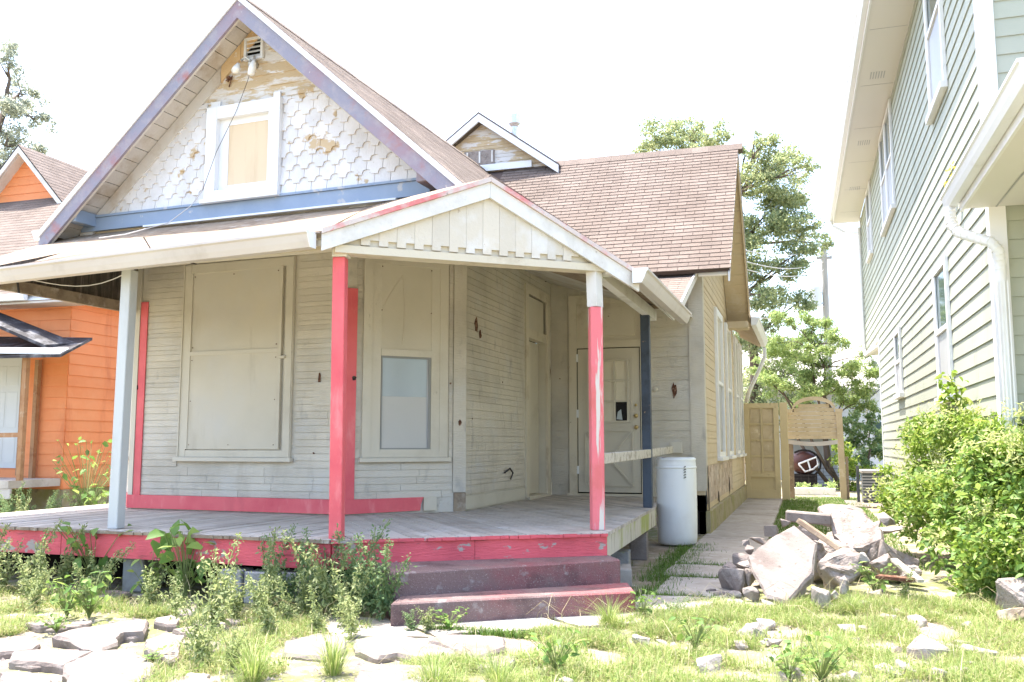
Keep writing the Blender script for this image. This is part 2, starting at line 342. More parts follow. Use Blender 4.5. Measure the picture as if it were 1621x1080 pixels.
def gutter(name, p0, p1, out, m, parent, size=.12):
    p0 = Vector(p0); p1 = Vector(p1); out = Vector(out).normalized(); s = size
    pr = [(0, s), (0, 0), (s * .62, 0), (s * .8, s * .35), (s * .95, s * .75), (s * 1.08, s * .85), (s * 1.08, s), (s * 1.0, s), (s * .98, s * .9), (s * .72, s * .38), (s * .58, s * .06), (s * .06, s * .06), (s * .06, s)]
    g = MB().prism([p0 + out * a + Z * b for a, b in pr], p1 - p0).build(name, m, parent)
    d = (p1 - p0).normalized() * .006
    cap = [(0, s), (0, 0), (s * .62, 0), (s * .8, s * .35), (s * .95, s * .75), (s * 1.08, s * .85), (s * 1.08, s)]
    for q, e in ((p0 - d, d), (p1, d)): MB().prism([q + out * a * 1.01 + Z * b * 1.01 for a, b in cap], e * .98).build('gutter_cap', M['gutw'], g)
    return g

def window(F, u0, u1, z0, z1, parent, mt, cas=.1, panes=(), rail=None, sill=.05, d=.03, deep=.0, name='window'):
    """casing ring + sill + sashes. panes: (u0,u1,z0,z1,mat,name,depth)"""
    b = MB()
    b.fbox(F, u0, u0 + cas, z0, z1, 0.002, d).fbox(F, u1 - cas, u1, z0, z1, 0.002, d).fbox(F, u0 + cas, u1 - cas, z1 - cas, z1, 0.002, d - .004)
    b.fbox(F, u0 + cas, u1 - cas, z0, z0 + cas * .7, 0.002, d - .004)
    w = b.build(name, mt, parent)
    if sill: MB().fbox(F, u0 - .03, u1 + .03, z0 - sill, z0 - .002, .001, d + .045).build('sill', mt, w, bevel=.004)
    for a, e, c, f, pm, nm, dp in panes:
        MB().fbox(F, a, e, c, f, .001, dp).build(nm, pm, w)
    if rail: 
        for q in rail: MB().fbox(F, *q).build('sash_rail', mt, w)
    return w

# leaf clouds -------------------------------------------------------------
def leaves(name, P, size, m, parent=None, el=.5, up=.3, nb=None, fold=.12, label=None):
    """P (n,3) world points; size scalar or (n,); folded rhombus leaves"""
    n = len(P); sz = (np.full(n, size) if np.isscalar(size) else size) * rng.uniform(.6, 1.3, n)
    d = rng.normal(size=(n, 3)) if nb is None else nb + rng.normal(size=(n, 3)) * .6
    d[:, 2] -= .15; d /= np.linalg.norm(d, axis=1)[:, None]
    nn = rng.normal(size=(n, 3)); nn[:, 2] += up * 3; s = np.cross(d, nn); s /= np.linalg.norm(s, axis=1)[:, None] + 1e-9
    nn = np.cross(s, d)
    O = np.array(ORG[parent.name]) if parent is not None else 0
    base = P - O; L = sz[:, None]
    v = np.empty((n, 4, 3)); v[:, 0] = base; v[:, 1] = base + d * L * .5 + s * L * el * .5 + nn * L * fold
    v[:, 2] = base + d * L; v[:, 3] = base + d * L * .5 - s * L * el * .5 + nn * L * fold
    idx = np.arange(n)[:, None] * 4
    f = np.concatenate([idx + [0, 1, 2], idx + [0, 2, 3]], 1).reshape(-1)
    me = bpy.data.meshes.new(name); me.vertices.add(4 * n); me.vertices.foreach_set('co', v.reshape(-1))
    me.loops.add(6 * n); me.loops.foreach_set('vertex_index', f.astype(np.int32))
    me.polygons.add(2 * n); me.polygons.foreach_set('loop_start', np.arange(2 * n, dtype=np.int32) * 3); me.polygons.foreach_set('loop_total', np.full(2 * n, 3, np.int32))
    me.update(calc_edges=True); me.materials.append(m)
    return finish(name, me, None, parent)
def broad(name, P, size, m, parent=None, el=.55, up=.6, droop=.25):
    n = len(P); L = ((np.full(n, size) if np.isscalar(size) else size) * rng.uniform(.6, 1.3, n))[:, None]
    d = rng.normal(size=(n, 3)); d[:, 2] = d[:, 2] * .5 - droop; d /= np.linalg.norm(d, axis=1)[:, None]
    nn = rng.normal(size=(n, 3)) * .8; nn[:, 2] += up * 3; s_ = np.cross(d, nn); s_ /= np.linalg.norm(s_, axis=1)[:, None] + 1e-9; nn = np.cross(s_, d)
    O = np.array(ORG[parent.name]) if parent is not None else 0; B = P - O; v = np.empty((n, 8, 3)); w = L * el * .5
    cp = lambda t, z: B + d * L * t + nn * L * z
    v[:, 0] = B; c1 = cp(.3, -.02); c2 = cp(.68, -.07); v[:, 1] = c1 - s_ * w + nn * L * .07; v[:, 2] = c1; v[:, 3] = c1 + s_ * w + nn * L * .07
    v[:, 4] = c2 - s_ * w * .72 + nn * L * .05; v[:, 5] = c2; v[:, 6] = c2 + s_ * w * .72 + nn * L * .05; v[:, 7] = cp(1, -.2)
    k = np.arange(n)[:, None] * 8; T = [(0, 1, 2), (0, 2, 3), (1, 4, 5), (1, 5, 2), (2, 5, 6), (2, 6, 3), (4, 7, 5), (5, 7, 6)]
    return trimesh(name, v.reshape(-1, 3), np.concatenate([k + list(t) for t in T], 1).reshape(-1), m, parent)
def trimesh(name, v, f, m, parent=None):
    me = bpy.data.meshes.new(name); me.vertices.add(len(v)); me.vertices.foreach_set('co', v.reshape(-1)); nf = len(f) // 3
    me.loops.add(len(f)); me.loops.foreach_set('vertex_index', f.astype(np.int32)); me.polygons.add(nf)
    me.polygons.foreach_set('loop_start', np.arange(nf, dtype=np.int32) * 3); me.polygons.foreach_set('loop_total', np.full(nf, 3, np.int32))
    me.update(calc_edges=True); me.materials.append(m); return finish(name, me, None, parent)
def blob(c, r, n, sq=(1, 1, .8), hollow=.25):
    d = rng.normal(size=(n, 3)); d /= np.linalg.norm(d, axis=1)[:, None]
    return np.array(c) + d * (rng.uniform(hollow, 1, n) ** .6)[:, None] * r * np.array(sq)
def clumpy(c, r, n, k=9, sq=(1, 1, .8)):
    """foliage puffs spread through a cluster volume, leaving gaps"""
    cs = blob(c, r * .85, k, sq, .2); out = []
    for q in cs: out.append(blob(q, r * rng.uniform(.28, .5), n // k, (1, 1, .6), .0))
    return np.concatenate(out)
def limb(b, p0, p1, r0, r1, sag=0, k=4):
    p0 = Vector(p0); p1 = Vector(p1); L = (p1 - p0).length
    pts = [p0.lerp(p1, i / k) + Vector((R.uniform(-1, 1), R.uniform(-1, 1), R.uniform(-.6, .6))) * L * .05 * (0 < i < k) + Z * sag * math.sin(math.pi * i / k) for i in range(k + 1)]
    b.tube(pts, [r0 + (r1 - r0) * i / k for i in range(k + 1)], 6); return pts
def tree(name, label, base, cl, m, n, size, r0=.2, cat='tree', group=None, trunk_top=None, multi=1, el=.5, k=9):
    t = thing(name, label, cat, base, group); b = MB(); base = Vector(base)
    cs = sorted(cl, key=lambda c: c[2]); top = Vector(cs[-1][:3]); ctr = sum((Vector(c[:3]) for c in cl), Vector()) / len(cl)
    tt = Vector(trunk_top) if trunk_top else ctr.lerp(top, .35)
    path = limb(b, base, tt, r0, r0 * .35, 0, 6)
    for i in range(multi - 1): limb(b, base + Vector((R.uniform(-.3, .3), R.uniform(-.2, .2), 0)), Vector(R.choice(cl)[:3]), r0 * .7, r0 * .2, 0, 5)
    for c in cl:
        p = Vector(c[:3]); q = min(path, key=lambda s: (s - p).length + abs(s.z - (p.z - .35 * (p - s).length)))
        limb(b, q, p, r0 * .3, r0 * .06, .1, 4)
        for i in range(3): limb(b, q.lerp(p, .6), p + Vector((R.uniform(-1, 1), R.uniform(-1, 1), R.uniform(-.3, .9))) * c[3] * .8, r0 * .1, r0 * .03, 0, 3)
    b.build('trunk', M['bark'], t, fix=False, smooth=True)
    P = np.concatenate([clumpy(c[:3], c[3], max(60, int(n * c[3] ** 2)), k) for c in cl])
    leaves('crown', P, size, m, t, el)
    return t

# rocks, slabs ------------------------------------------------------------
def rockmesh(name, seed, sx, sy, sz, lumps=.12, sub=1, npt=12):
    q = random.Random(seed); bm = bmesh.new()
    for i in range(npt):
        v = Vector((q.uniform(-1, 1), q.uniform(-1, 1), q.uniform(-1, 1))); mx = max(abs(v.x), abs(v.y), abs(v.z)); v = v.lerp(v / mx, .75)
        bm.verts.new((v.x * sx / 2, v.y * sy / 2, v.z * sz / 2))
    bmesh.ops.convex_hull(bm, input=bm.verts[:]); bmesh.ops.delete(bm, geom=[v for v in bm.verts if not v.link_faces], context='VERTS')
    bmesh.ops.bevel(bm, geom=bm.edges[:], offset=min(sx, sy, sz) * .07, segments=1, affect='EDGES', clamp_overlap=True)
    if sub:
        bmesh.ops.triangulate(bm, faces=bm.faces[:]); bmesh.ops.subdivide_edges(bm, edges=bm.edges[:], cuts=sub, use_grid_fill=True)
        s = min(sx, sy, sz)
        for v in bm.verts:
            k = noise.noise(v.co * (2.2 / s) + Vector((seed, 0, 0))) + .5 * noise.noise(v.co * (6 / s) + Vector((0, seed, 0)))
            v.co += v.co.normalized() * k * s * lumps
    me = bpy.data.meshes.new(name); bm.to_mesh(me); bm.free(); return me
def rock(name, label, cat, loc, s, seed, m='conc', rot=(0, 0, 0), group=None, lumps=.1, sub=1, npt=12):
    me = rockmesh(name, seed, *s, lumps, sub, npt); me.materials.append(M[m])
    o = finish(name, me, None, None); o.location = loc; o.rotation_euler = rot
    return tag(o, label, cat, group)
def slabmesh(pts3, off, m, name, rag=.008, step=.05, seed=1):
    """broken plate: 3-D outline with a ragged rim, real thickness, slightly uneven top"""
    off = Vector(off); pts = [Vector(p) for p in pts3]; q = random.Random(seed); rim = []
    for i in range(len(pts)):
        a = pts[i]; b = pts[(i + 1) % len(pts)]; k = max(1, int((b - a).length / step))
        for j in range(k): rim.append(a.lerp(b, j / k) + Vector((q.uniform(-rag, rag), q.uniform(-rag, rag), q.uniform(-rag, rag) * .4)))
    c = sum(rim, Vector()) / len(rim); n = len(rim); vs = []; fs = []
    inn = [p.lerp(c, .06) - off.normalized() * -.0 for p in rim]
    top = [p for p in inn]; edge = [p + off * (.12 + q.uniform(0, .12)) for p in rim]; bot = [p.lerp(c, q.uniform(.0, .10)) + off * q.uniform(.9, 1.05) for p in rim]
    vs = top + edge + bot
    fs = [tuple(range(n))] + [(i, n + i, n + (i + 1) % n, (i + 1) % n) for i in range(n)] + [(n + i, 2 * n + i, 2 * n + (i + 1) % n, n + (i + 1) % n) for i in range(n)] + [tuple(range(3 * n - 1, 2 * n - 1, -1))]
    b = MB().add(vs, fs); return b

# ------------------------------------------------------------------ ground and walk
def gz(x, y):
    z = -.02 + .018 * noise.noise(Vector((x * 1.3, y * 1.3, 3))) + .012 * noise.noise(Vector((x * 4, y * 4, 7)))
    if y < 6: z -= max(0, (4.2 - y)) * .06
    if -1.8 < x < -.3 and y > 6: z = min(z, -.02)
    return z
xs = np.unique(np.concatenate([np.linspace(-150, -16, 18), np.linspace(-16, -8, 24), np.linspace(-8, 4, 121), np.linspace(4, 14, 20), np.linspace(14, 150, 16)]))
ys = np.unique(np.concatenate([np.linspace(-40, 2, 12), np.linspace(2, 11, 91), np.linspace(11, 30, 40), np.linspace(30, 220, 20)]))
nx, ny = len(xs), len(ys)
gv = [(x, y, gz(x, y)) for y in ys for x in xs]
gf = [(j * nx + i, j * nx + i + 1, (j + 1) * nx + i + 1, (j + 1) * nx + i) for j in range(ny - 1) for i in range(nx - 1)]
me = bpy.data.meshes.new('ground'); me.from_pydata(gv, [], gf)
struct(finish('ground', me, M['dirt'], None, True))

walk = thing('walkway', None, None, (-.9, 7, 0)); del_keys = [k for k in ('label', 'category') if k in walk]
walk['kind'] = 'structure'
yy = 7.35; k = 0
for L_ in (.75, 1.15, .95, 1.35, 1.5, 1.25, 1.4, 1.7, 1.5, 1.6, 1.7, 1.3):
    x0, x1 = (-1.40, -.52) if yy > 9 else (-1.30 + R.uniform(-.1, .1), -.62 + R.uniform(-.06, .1))
    g = .02 if yy > 11 else .06
    pts = [(x0, yy + g, .012), (x1, yy + g + R.uniform(-.03, .03), .012), (x1 + R.uniform(-.02, .02), yy + L_ - g, .012), (x0, yy + L_ - g + R.uniform(-.03, .03), .012)]
    slabmesh(pts, (0, 0, -.07), None, '', .008, .12, k).build('paving_slab', M['walk'], walk); yy += L_; k += 1
for pts in ([(-2.95, 6.40), (-2.0, 6.86), (-1.62, 6.55), (-2.45, 5.98)], [(-1.95, 6.90), (-1.28, 7.18), (-1.12, 6.86), (-1.58, 6.58)], [(-3.6, 6.35), (-3.0, 6.38), (-2.5, 5.95), (-3.1, 5.72)]):
    slabmesh([(x, y, .006) for x, y in pts], (0, 0, -.06), None, '', .01, .08, k).build('paving_slab', M['walk'] if k < 15 else M['conc'], walk); k += 1

# ================================================================== MAIN HOUSE
H = thing('clapboard_house', 'weathered greige gabled cottage with pink trimmed porch and boarded windows', 'house', (-4.5, 9, 0))
L_ = (-7.69, 9.13); M_ = (-4.77, 8.95); R_ = (-3.75, 9.97); I_ = (-3.70, 13.6); C_ = (-1.38, 13.6)
FF = wallF(L_, M_); FC = wallF(M_, R_); FL = wallF((-8.7, 10.15), L_); FD = wallF(R_, I_); FB = wallF(I_, C_); FS = wallF(C_, (-1.38, 23.0))
wF = 2.9256; wC = 1.4425; wL = 1.4356; wD = 3.6303; wB = 2.32; wS = 9.4

w = MB().fbox(FF, 0, wF, .45, 3.95, -.15, -.001).build('front_wall', M['grey'], H)
tiles(FF, strips(.1, wF - .02, .70, 3.72, .078, [(.66, 2.29, 1.08, 3.45)]), 'siding_strip', M['grey'], w, H, 0, .007, .004, ms=M['grey'])
w = MB().fbox(FC, 0, wC, .45, 3.95, -.15, -.001).build('angled_wall', M['grey'], H)
tiles(FC, strips(.11, 1.28, .70, 3.72, .078, [(.17, 1.23, 1.08, 3.45)], .2, .9), 'siding_strip', M['grey'], w, H, 0, .007, .004)
MB().fbox(FC, 1.285, 1.442, .75, 3.9, 0, .03).build('corner_board', M['grey'], w)
MB().fbox(FC, 1.30, 1.45, .5, .745, .0, .022).build('rotten_corner_end', M['wood'], w, bevel=.006)
w = MB().fbox(FL, 0, wL, .45, 3.95, -.15, -.001).build('left_angled_wall', M['grey'], H)
tiles(FL, strips(.0, wL - .11, .70, 3.72, .078, [(.2, 1.27, 1.08, 3.45)], .3, .9), 'siding_strip', M['grey'], w, H, 0, .007, .004)
w = MB().fbox(FD, 0, 2.33, .45, 3.95, -.15, -.001).fbox(FD, 3.38, wD, .45, 3.95, -.15, -.001).fbox(FD, 2.33, 3.38, 3.52, 3.95, -.15, -.001).build('porch_side_wall', M['grey'], H)
tiles(FD, strips(.0, wD - .01, .72, 3.9, .078, [(2.27, 3.50, .4, 3.62)], .5, 1.5), 'siding_strip', M['grey'], w, H, 0, .007, .004)
MB().fbox(FD, .0, 2.26, .55, .70, 0, .02).build('base_board', M['greytrim'], w)
w = MB().fbox(FB, 0, wB, .3, 3.95, -.15, -.001).build('back_wall', M['grey'], H)
tiles(FB, strips(.01, wB - .19, .58, 3.8, .15, [(.28, 1.52, .4, 3.62)], .3, .8), 'siding_strip', M['grey'], w, H, 0, .007, .004)
MB().fbox(FB, wB - .19, wB + .02, .62, 3.85, 0, .028).build('corner_board', M['grey'], w)
# pink trim
MB().fbox(FF, -.03, .035, .70, 3.9, .012, .034).build('corner_trim', M['greytrim'], H)
MB().fbox(FF, .04, .145, .70, 3.02, .012, .026).build('pink_corner_strip', M['pink'], H)
MB().fbox(FF, -.03, wF - .02, .545, .70, .012, .04).build('pink_base_board', M['pink'], H)
MB().fbox(FC, .0, .115, .70, 3.02, .012, .026).build('pink_corner_strip', M['pink'], H)
MB().poly(FC, [(-.02, .545), (.88, .56), (.89, .63), (.92, .705), (-.02, .70)], .012, .04).build('pink_base_board', M['pink'], H)
MB().fbox(FC, .925, 1.08, .555, .705, .012, .038).build('unpainted_board_end', M['cream'], H)
MB().fbox(FL, wL - .11, wL + .02, .545, 3.02, .012, .026).build('pink_corner_strip', M['pink'], H)
MB().fbox(FL, .1, wL - .115, .545, .70, .012, .035).build('pink_base_board', M['pink'], H)
# front windows
W1 = window(FF, .68, 2.25, 1.15, 3.43, H, M['greytrim'], .11, [(.79, 2.06, 2.38, 3.32, M['board'], 'upper_board', .016), (.79, 2.06, 1.24, 2.335, M['board'], 'lower_board', .022)], [(.79, 2.06, 2.335, 2.38, .001, .034), (2.065, 2.10, 1.24, 3.32, .001, .045), (.79, .815, 1.24, 3.32, .001, .03)])
MB().fbox(FF, 2.07, 2.16, 2.26, 2.29, .03, .06).build('latch', M['greytrim'], W1)
for a_ in (.685, 2.225): MB().fbox(FF, a_, a_ + .015, 1.15, 3.43, .03, .042).build('edge_bead', M['greytrim'], W1)
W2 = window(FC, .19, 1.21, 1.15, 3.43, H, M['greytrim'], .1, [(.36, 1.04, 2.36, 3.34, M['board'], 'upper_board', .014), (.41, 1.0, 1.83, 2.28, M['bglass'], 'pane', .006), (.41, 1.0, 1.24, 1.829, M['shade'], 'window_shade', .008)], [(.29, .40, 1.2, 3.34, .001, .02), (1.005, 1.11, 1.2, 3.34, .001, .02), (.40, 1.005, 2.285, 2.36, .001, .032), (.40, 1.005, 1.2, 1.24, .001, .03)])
MB().fbox(FC, .405, .42, 1.24, 2.262, .006, .02).fbox(FC, .405, 1.0, 2.262, 2.284, .006, .02).fbox(FC, .972, 1.0, 1.24, 2.262, .006, .02).fbox(FC, .42, .972, 1.24, 1.255, .006, .02).build('sash_frame', M['sash'], W2)
MB().fbox(FC, .955, .972, 1.255, 2.262, .0085, .011).build('sash_shadow_strip', M['screen'], W2)  # solid grey strip drawn as the shadow line inside the sash frame
MB().tube([FC.p(.64, 3.22, .02), FC.p(.67, 2.9, .02), FC.p(.66, 2.55, .02), FC.p(.645, 2.42, .02)], .0018, 5).tube([FC.p(.64, 3.22, .02), FC.p(.5, 3.0, .02), FC.p(.42, 2.85, .02)], .0016, 5).build('dangling_wire', M['cream'], W2)
W3 = window(FL, .24, 1.24, 1.15, 3.43, H, M['greytrim'], .1, [(.34, 1.14, 1.22, 2.28, M['glass'], 'pane', .006), (.34, 1.14, 2.3, 3.33, M['board'], 'upper_board', .01)], [(.34, 1.14, 2.26, 2.32, .001, .03)])
for Fw, pts_ in ((FF, [(.84, 3.28), (1.4, 3.28), (2.02, 3.28), (.84, 2.43), (2.02, 2.43), (.84, 2.28), (2.02, 2.28), (.84, 1.29), (1.4, 1.29), (2.02, 1.29), (.84, 1.8), (2.02, 1.8)]), (FC, [(.40, 3.30), (1.0, 3.30), (.40, 2.8), (1.0, 2.8)])):
    for a_, c_ in pts_: MB().fbox(Fw, a_ - .005, a_ + .005, c_ - .005, c_ + .005, .014, .026).build('screw_head', M['rust'], W1 if Fw is FF else W2)
# damage and fittings on the walls
def scar(F, u, z, s, m, nm, parent=H, n=9, st=1.7, d=.014):
    MB().poly(F, [(u + s * math.cos(t * 6.283 / n) * R.uniform(.35, 1), z + s * st * math.sin(t * 6.283 / n) * R.uniform(.35, 1)) for t in range(n)], d, d + .004).build(nm, m, parent)
scar(FD, .32, 2.72, .07, M['rust'], 'torn_siding_patch'); scar(FD, .46, 2.62, .05, M['rust'], 'torn_siding_patch'); scar(FD, 3.52, 2.42, .05, M['rust'], 'torn_siding_patch', st=3)
scar(FB, 1.90, 2.10, .05, M['rust'], 'torn_siding_patch', st=3.2); scar(FF, 2.60, 2.02, .03, M['rust'], 'torn_siding_patch', st=3.5)
scar(FC, 1.36, 1.55, .03, M['rust'], 'torn_siding_patch', d=.031); scar(FC, .09, 2.02, .05, M['tar'], 'torn_siding_patch', st=.6, d=.027); scar(FF, .04, 1.98, .02, M['tar'], 'torn_siding_patch', d=.027)
MB().fbox(FF, 2.53, 2.91, 1.72, 1.98, .012, .022).build('mailbox_plate', M['grey'], H)
MB().tube([FD.p(1.35, .93, .03), FD.p(1.5, .98, .05), FD.p(1.62, .92, .05), FD.p(1.55, .84, .04)], .012, 6).build('cable_stub', M['wire'], H)
MB().fbox(FB, 1.83, 2.0, 1.17, 1.33, .01, .06).build('outlet_box', M['greytrim'], H); MB().ball(FB.p(1.62, 2.11, .02), .04, 10, (1, .5, 1)).build('door_bell', M['grey'], H)
for q in ((FC, 1.25, 2.0), (FD, .2, 1.6), (FD, 1.3, 2.1), (FF, 2.55, 1.2), (FC, 1.15, 2.05), (FB, .15, 2.3)): scar(q[0], q[1], q[2], .016, M['rust'], 'nail_hole', st=1)

# door in the porch side wall (recessed, seen edge-on)
dr = MB().fbox(FD, 2.27, 2.40, .56, 3.58, .002, .035).fbox(FD, 3.33, 3.46, .56, 3.58, .002, .035).fbox(FD, 2.40, 3.33, 3.45, 3.58, .002, .031).fbox(FD, 2.40, 3.33, 2.82, 2.95, -.1, .02).build('side_door', M['cream'], H)
MB().fbox(FD, 2.36, 3.37, .5, .57, -.14, .06).build('threshold', M['cream'], dr)
MB().fbox(FD, 2.42, 3.31, 2.96, 3.44, -.05, -.02).build('transom_board', M['board'], dr)
MB().fbox(FD, 2.40, 2.42, .57, 2.82, -.13, .0).fbox(FD, 3.31, 3.33, .57, 2.82, -.13, .0).build('jamb', M['greytrim'], dr)
lf = MB().fbox(FD, 2.425, 3.305, .58, 2.81, -.14, -.1).build('door_leaf', M['door'], dr)
MB().ball(FD.p(2.54, 1.55, -.06), .035, 10).ball(FD.p(2.54, 1.67, -.08), .028, 10).build('knob', M['brass'], dr)
MB().fbox(FD, 2.2, 3.5, .4, 3.7, -.5, -.2).build('dark_door_backing', M['dark'], dr)  # added black backing seals the door gap from the sky, as unlit interior
# glazed back door
dr = MB().fbox(FB, .30, .42, .54, 3.58, .002, .04).fbox(FB, 1.40, 1.52, .54, 3.58, .002, .04).fbox(FB, .42, 1.40, 3.45, 3.58, .002, .036).fbox(FB, .42, 1.40, 2.76, 2.87, .002, .036).build('back_door', M['cream'], H)
MB().fbox(FB, .27, 1.55, .5, .56, -.02, .09).build('threshold', M['cream'], dr)
MB().fbox(FB, .42, 1.40, 2.87, 3.45, .001, .012).fbox(FB, .50, 1.32, 2.94, 3.38, .012, .03).build('transom_panel', M['cream'], dr)
MB().fbox(FB, .421, 1.399, .561, 2.759, .0005, .002).build('door_gap', M['dark'], dr)
lf = MB().fbox(FB, .435, 1.385, .58, 2.745, .001, .02).build('door_leaf', M['door'], dr)
u0, u1, z0, z1 = .58, 1.22, 1.62, 2.58
b = MB()
for i in range(4): b.fbox(FB, u0 + i * .205 - .0, u0 + i * .205 + .03, z0, z1, .021, .05)
for i in range(4): b.fbox(FB, u0, u1 + .03, z0 + i * .31, z0 + i * .31 + .028, .021, .0495)
MB().fbox(FB, u0 - .05, u0 - .004, z0 - .05, z1 + .03, .021, .03).fbox(FB, u1 + .034, u1 + .07, z0 - .05, z1 + .03, .021, .03).fbox(FB, u0 - .004, u1 + .034, z1 + .004, z1 + .04, .021, .03).fbox(FB, u0 - .004, u1 + .034, z0 - .05, z0 - .004, .021, .03).build('lite_frame', M['door'], lf)
b.build('muntin', M['door'], lf)
for i in range(3):
    for j in range(3):
        MB().fbox(FB, u0 + .031 + i * .205, u0 + .204 + i * .205, z0 + .029 + j * .31, z0 + .309 + j * .31, .0205, .024).build('pane', M['tar'] if (i == 2 and j == 0) else M['lite'], lf)
MB().poly(FB, [(1.03, 1.67), (1.12, 1.66), (1.10, 1.82), (1.05, 1.78)], .0245, .026).build('paper_scrap', M['bglass'], lf)
b = MB(); q = [(.55, .68), (1.27, .68), (1.27, 1.5), (.55, 1.5)]
for a, c in ((0, 2), (1, 3)): b.bar(FB.p(*q[a], .03), FB.p(*q[c], .03), .02, .045, FB.n)
for i in range(4): b.bar(FB.p(*q[i], .03), FB.p(*q[(i + 1) % 4], .03), .021, .03, FB.n)
b.build('cross_panel', M['door'], lf)
for z in (1.55, 1.72, 1.88): MB().ball(FB.p(1.33, z, .05), .033 if z < 1.8 else .022, 10).build('knob', M['brass'], lf)
for z in (.85, 1.7, 2.55): MB().fbox(FB, .415, .445, z, z + .12, .02, .045).build('hinge', M['gutw'], lf)

# ---------------- main gable
sl = .893; uc = 1.66; ap = 6.36
gw = MB().poly(FF, [(uc - 2.72, 3.93), (uc + 2.72, 3.93), (uc, ap)], -.12, -.001).build('gable_wall', M['peel'], H)
tri = [(uc - 2.45, 4.17), (uc + 2.45, 4.17), (uc, ap - .0)]
tri = [(uc - 2.42, 4.17), (uc + 2.42, 4.17), (uc + 1.06, 5.38), (uc - 1.06, 5.38)]
holes = (.96, 2.03, 4.1, 5.46)
sc = []; w_ = .205; h_ = .162; r = 0; v = 4.12
while v < 5.36:
    u = uc - 2.5 - (w_ / 2 if r % 2 else 0)
    while u < uc + 2.5:
        a, e = u + .003, u + w_ - .003
        sh = [(a, v + .062), (a + .034, v + .056), (a + .05, v + .034), (a + .054, v + .004), (e - .054, v), (e - .05, v + .034), (e - .034, v + .056), (e, v + .062), (e, v + h_ + .06), (a, v + h_ + .06)]
        for sgn in (0, 1):
            pp = clip(sh, ccw(tri))
            if sgn == 0 and u + w_ <= holes[0] + .12 or sgn == 1 and u >= holes[1] - .12:
                if pp: sc.append(pp)
        u += w_
    v += h_; r += 1
for p in sc: pass
MB().poly(FF, tri, .0, .004).build('shingle_backing', M['tan'], gw)
tiles(FF, sc, 'scale_shingle', M['gwhite'], gw, H, .004, .008, .024)
lap = []; v = 5.36
i = 0
while v < 6.3:
    hh = .15; x = (ap - v) / sl + .05
    p = clip(rect(uc - 1.3, uc + 1.3, v, v + hh + .012), ccw([(uc - 1.20, 5.36), (uc + 1.20, 5.36), (uc, ap + .05)]))
    if p: lap.append(p)
    v += hh
tiles(FF, lap, 'lap_board', M['peel'], gw, H, .0, .006, .014)
for a_, b_ in ((uc - 1.08, .93), (2.06, uc + 1.08)): MB().fbox(FF, a_, b_, 5.35, 5.40, .022, .04).build('belt_moulding', M['gwhite'], gw)
bn = MB().fbox(FF, uc - 2.62, uc + 2.30, 3.97, 4.135, .01, .06).build('blue_band', M['blue'], H)
MB().fbox(FF, uc - 2.62, uc + 2.30, 4.138, 4.165, .01, .08).build('drip_cap', M['blue'], bn)
MB().fbox(FF, uc - 1.6, uc + 1.9, 3.945, 3.967, .01, .085).build('flashing', M['gutw'], bn)
# gable window, boarded
gwn = window(FF, .97, 2.02, 4.19, 5.33, H, M['gutw'], .15, [(1.25, 1.83, 4.36, 5.10, M['ply'], 'plywood_panel', .008)], [(1.12, 1.25, 4.3, 5.18, .001, .016), (1.83, 1.87, 4.3, 5.18, .001, .012), (1.25, 1.83, 5.10, 5.18, .001, .015), (1.25, 1.83, 4.30, 4.36, .001, .016)], .05, .09)
MB().fbox(FF, 1.00, 1.13, 5.332, 5.41, .02, .05).build('head_block', M['gutw'], gwn); MB().fbox(FF, 1.90, 1.99, 5.332, 5.41, .02, .05).build('head_block', M['gutw'], gwn)
# vent, lamp, wire
vn = MB().fbox(FF, 1.460, 1.490, 5.860, 6.140, .02, .06).fbox(FF, 1.700, 1.730, 5.860, 6.140, .02, .06).fbox(FF, 1.490, 1.700, 5.860, 5.890, .02, .058).fbox(FF, 1.490, 1.700, 6.110, 6.140, .02, .058).build('gable_vent', M['gutw'], H)
MB().fbox(FF, 1.490, 1.700, 5.890, 6.110, .02, .026).build('vent_back', M['dark'], vn)
for i in range(4): MB().prism([FF.p(1.490, 5.895 + i * .054, .055), FF.p(1.700, 5.895 + i * .054, .055), FF.p(1.700, 5.925 + i * .054, .03), FF.p(1.490, 5.925 + i * .054, .03)], (0, 0, .006)).build('slat', M['gutw'], vn)
fx = MB().tube([FF.p(1.590, 5.800, .02), FF.p(1.590, 5.800, .07)], .055, 12).tube([FF.p(1.590, 5.820, .05), FF.p(1.520, 5.880, .11), FF.p(1.490, 5.820, .14)], .016, 6).tube([FF.p(1.590, 5.810, .05), FF.p(1.660, 5.860, .11), FF.p(1.680, 5.810, .14)], .016, 6).ball(FF.p(1.590, 5.800, .08), .04).build('flood_light', M['metal'], H)
for q, dz in (((1.46, 5.79, .15), .0), ((1.685, 5.79, .15), .0)):
    c = FF.p(*q); l = .12 if q[0] < 1.6 else .19; d = Vector((-.12 if q[0] < 1.6 else 0, -.3, -1)).normalized()
    MB().tube([c, c + d * .03, c + d * l * .55, c + d * l], [.02, .028, .045, .052 if q[0] < 1.6 else .04], 12).ball(c + d * l, .04, 10, (1, 1, .5)).build('bulb', M['lampw'], fx, smooth=True)
MB().ball(FF.p(1.230, 5.690, .03), .03).tube([FF.p(1.190, 5.670, .03), FF.p(1.250, 5.630, .06), FF.p(1.290, 5.710, .04), FF.p(1.240, 5.580, .03)], .008, 5).build('old_bracket', M['rust'], H)
MB().tube([FF.p(1.600, 5.760, .08), FF.p(1.550, 5.570, .09), FF.p(1.410, 5.220, .10), FF.p(1.15, 4.75, .11), FF.p(.98, 4.3, .12)], .0032, 5).build('lamp_wire', M['wire'], H)
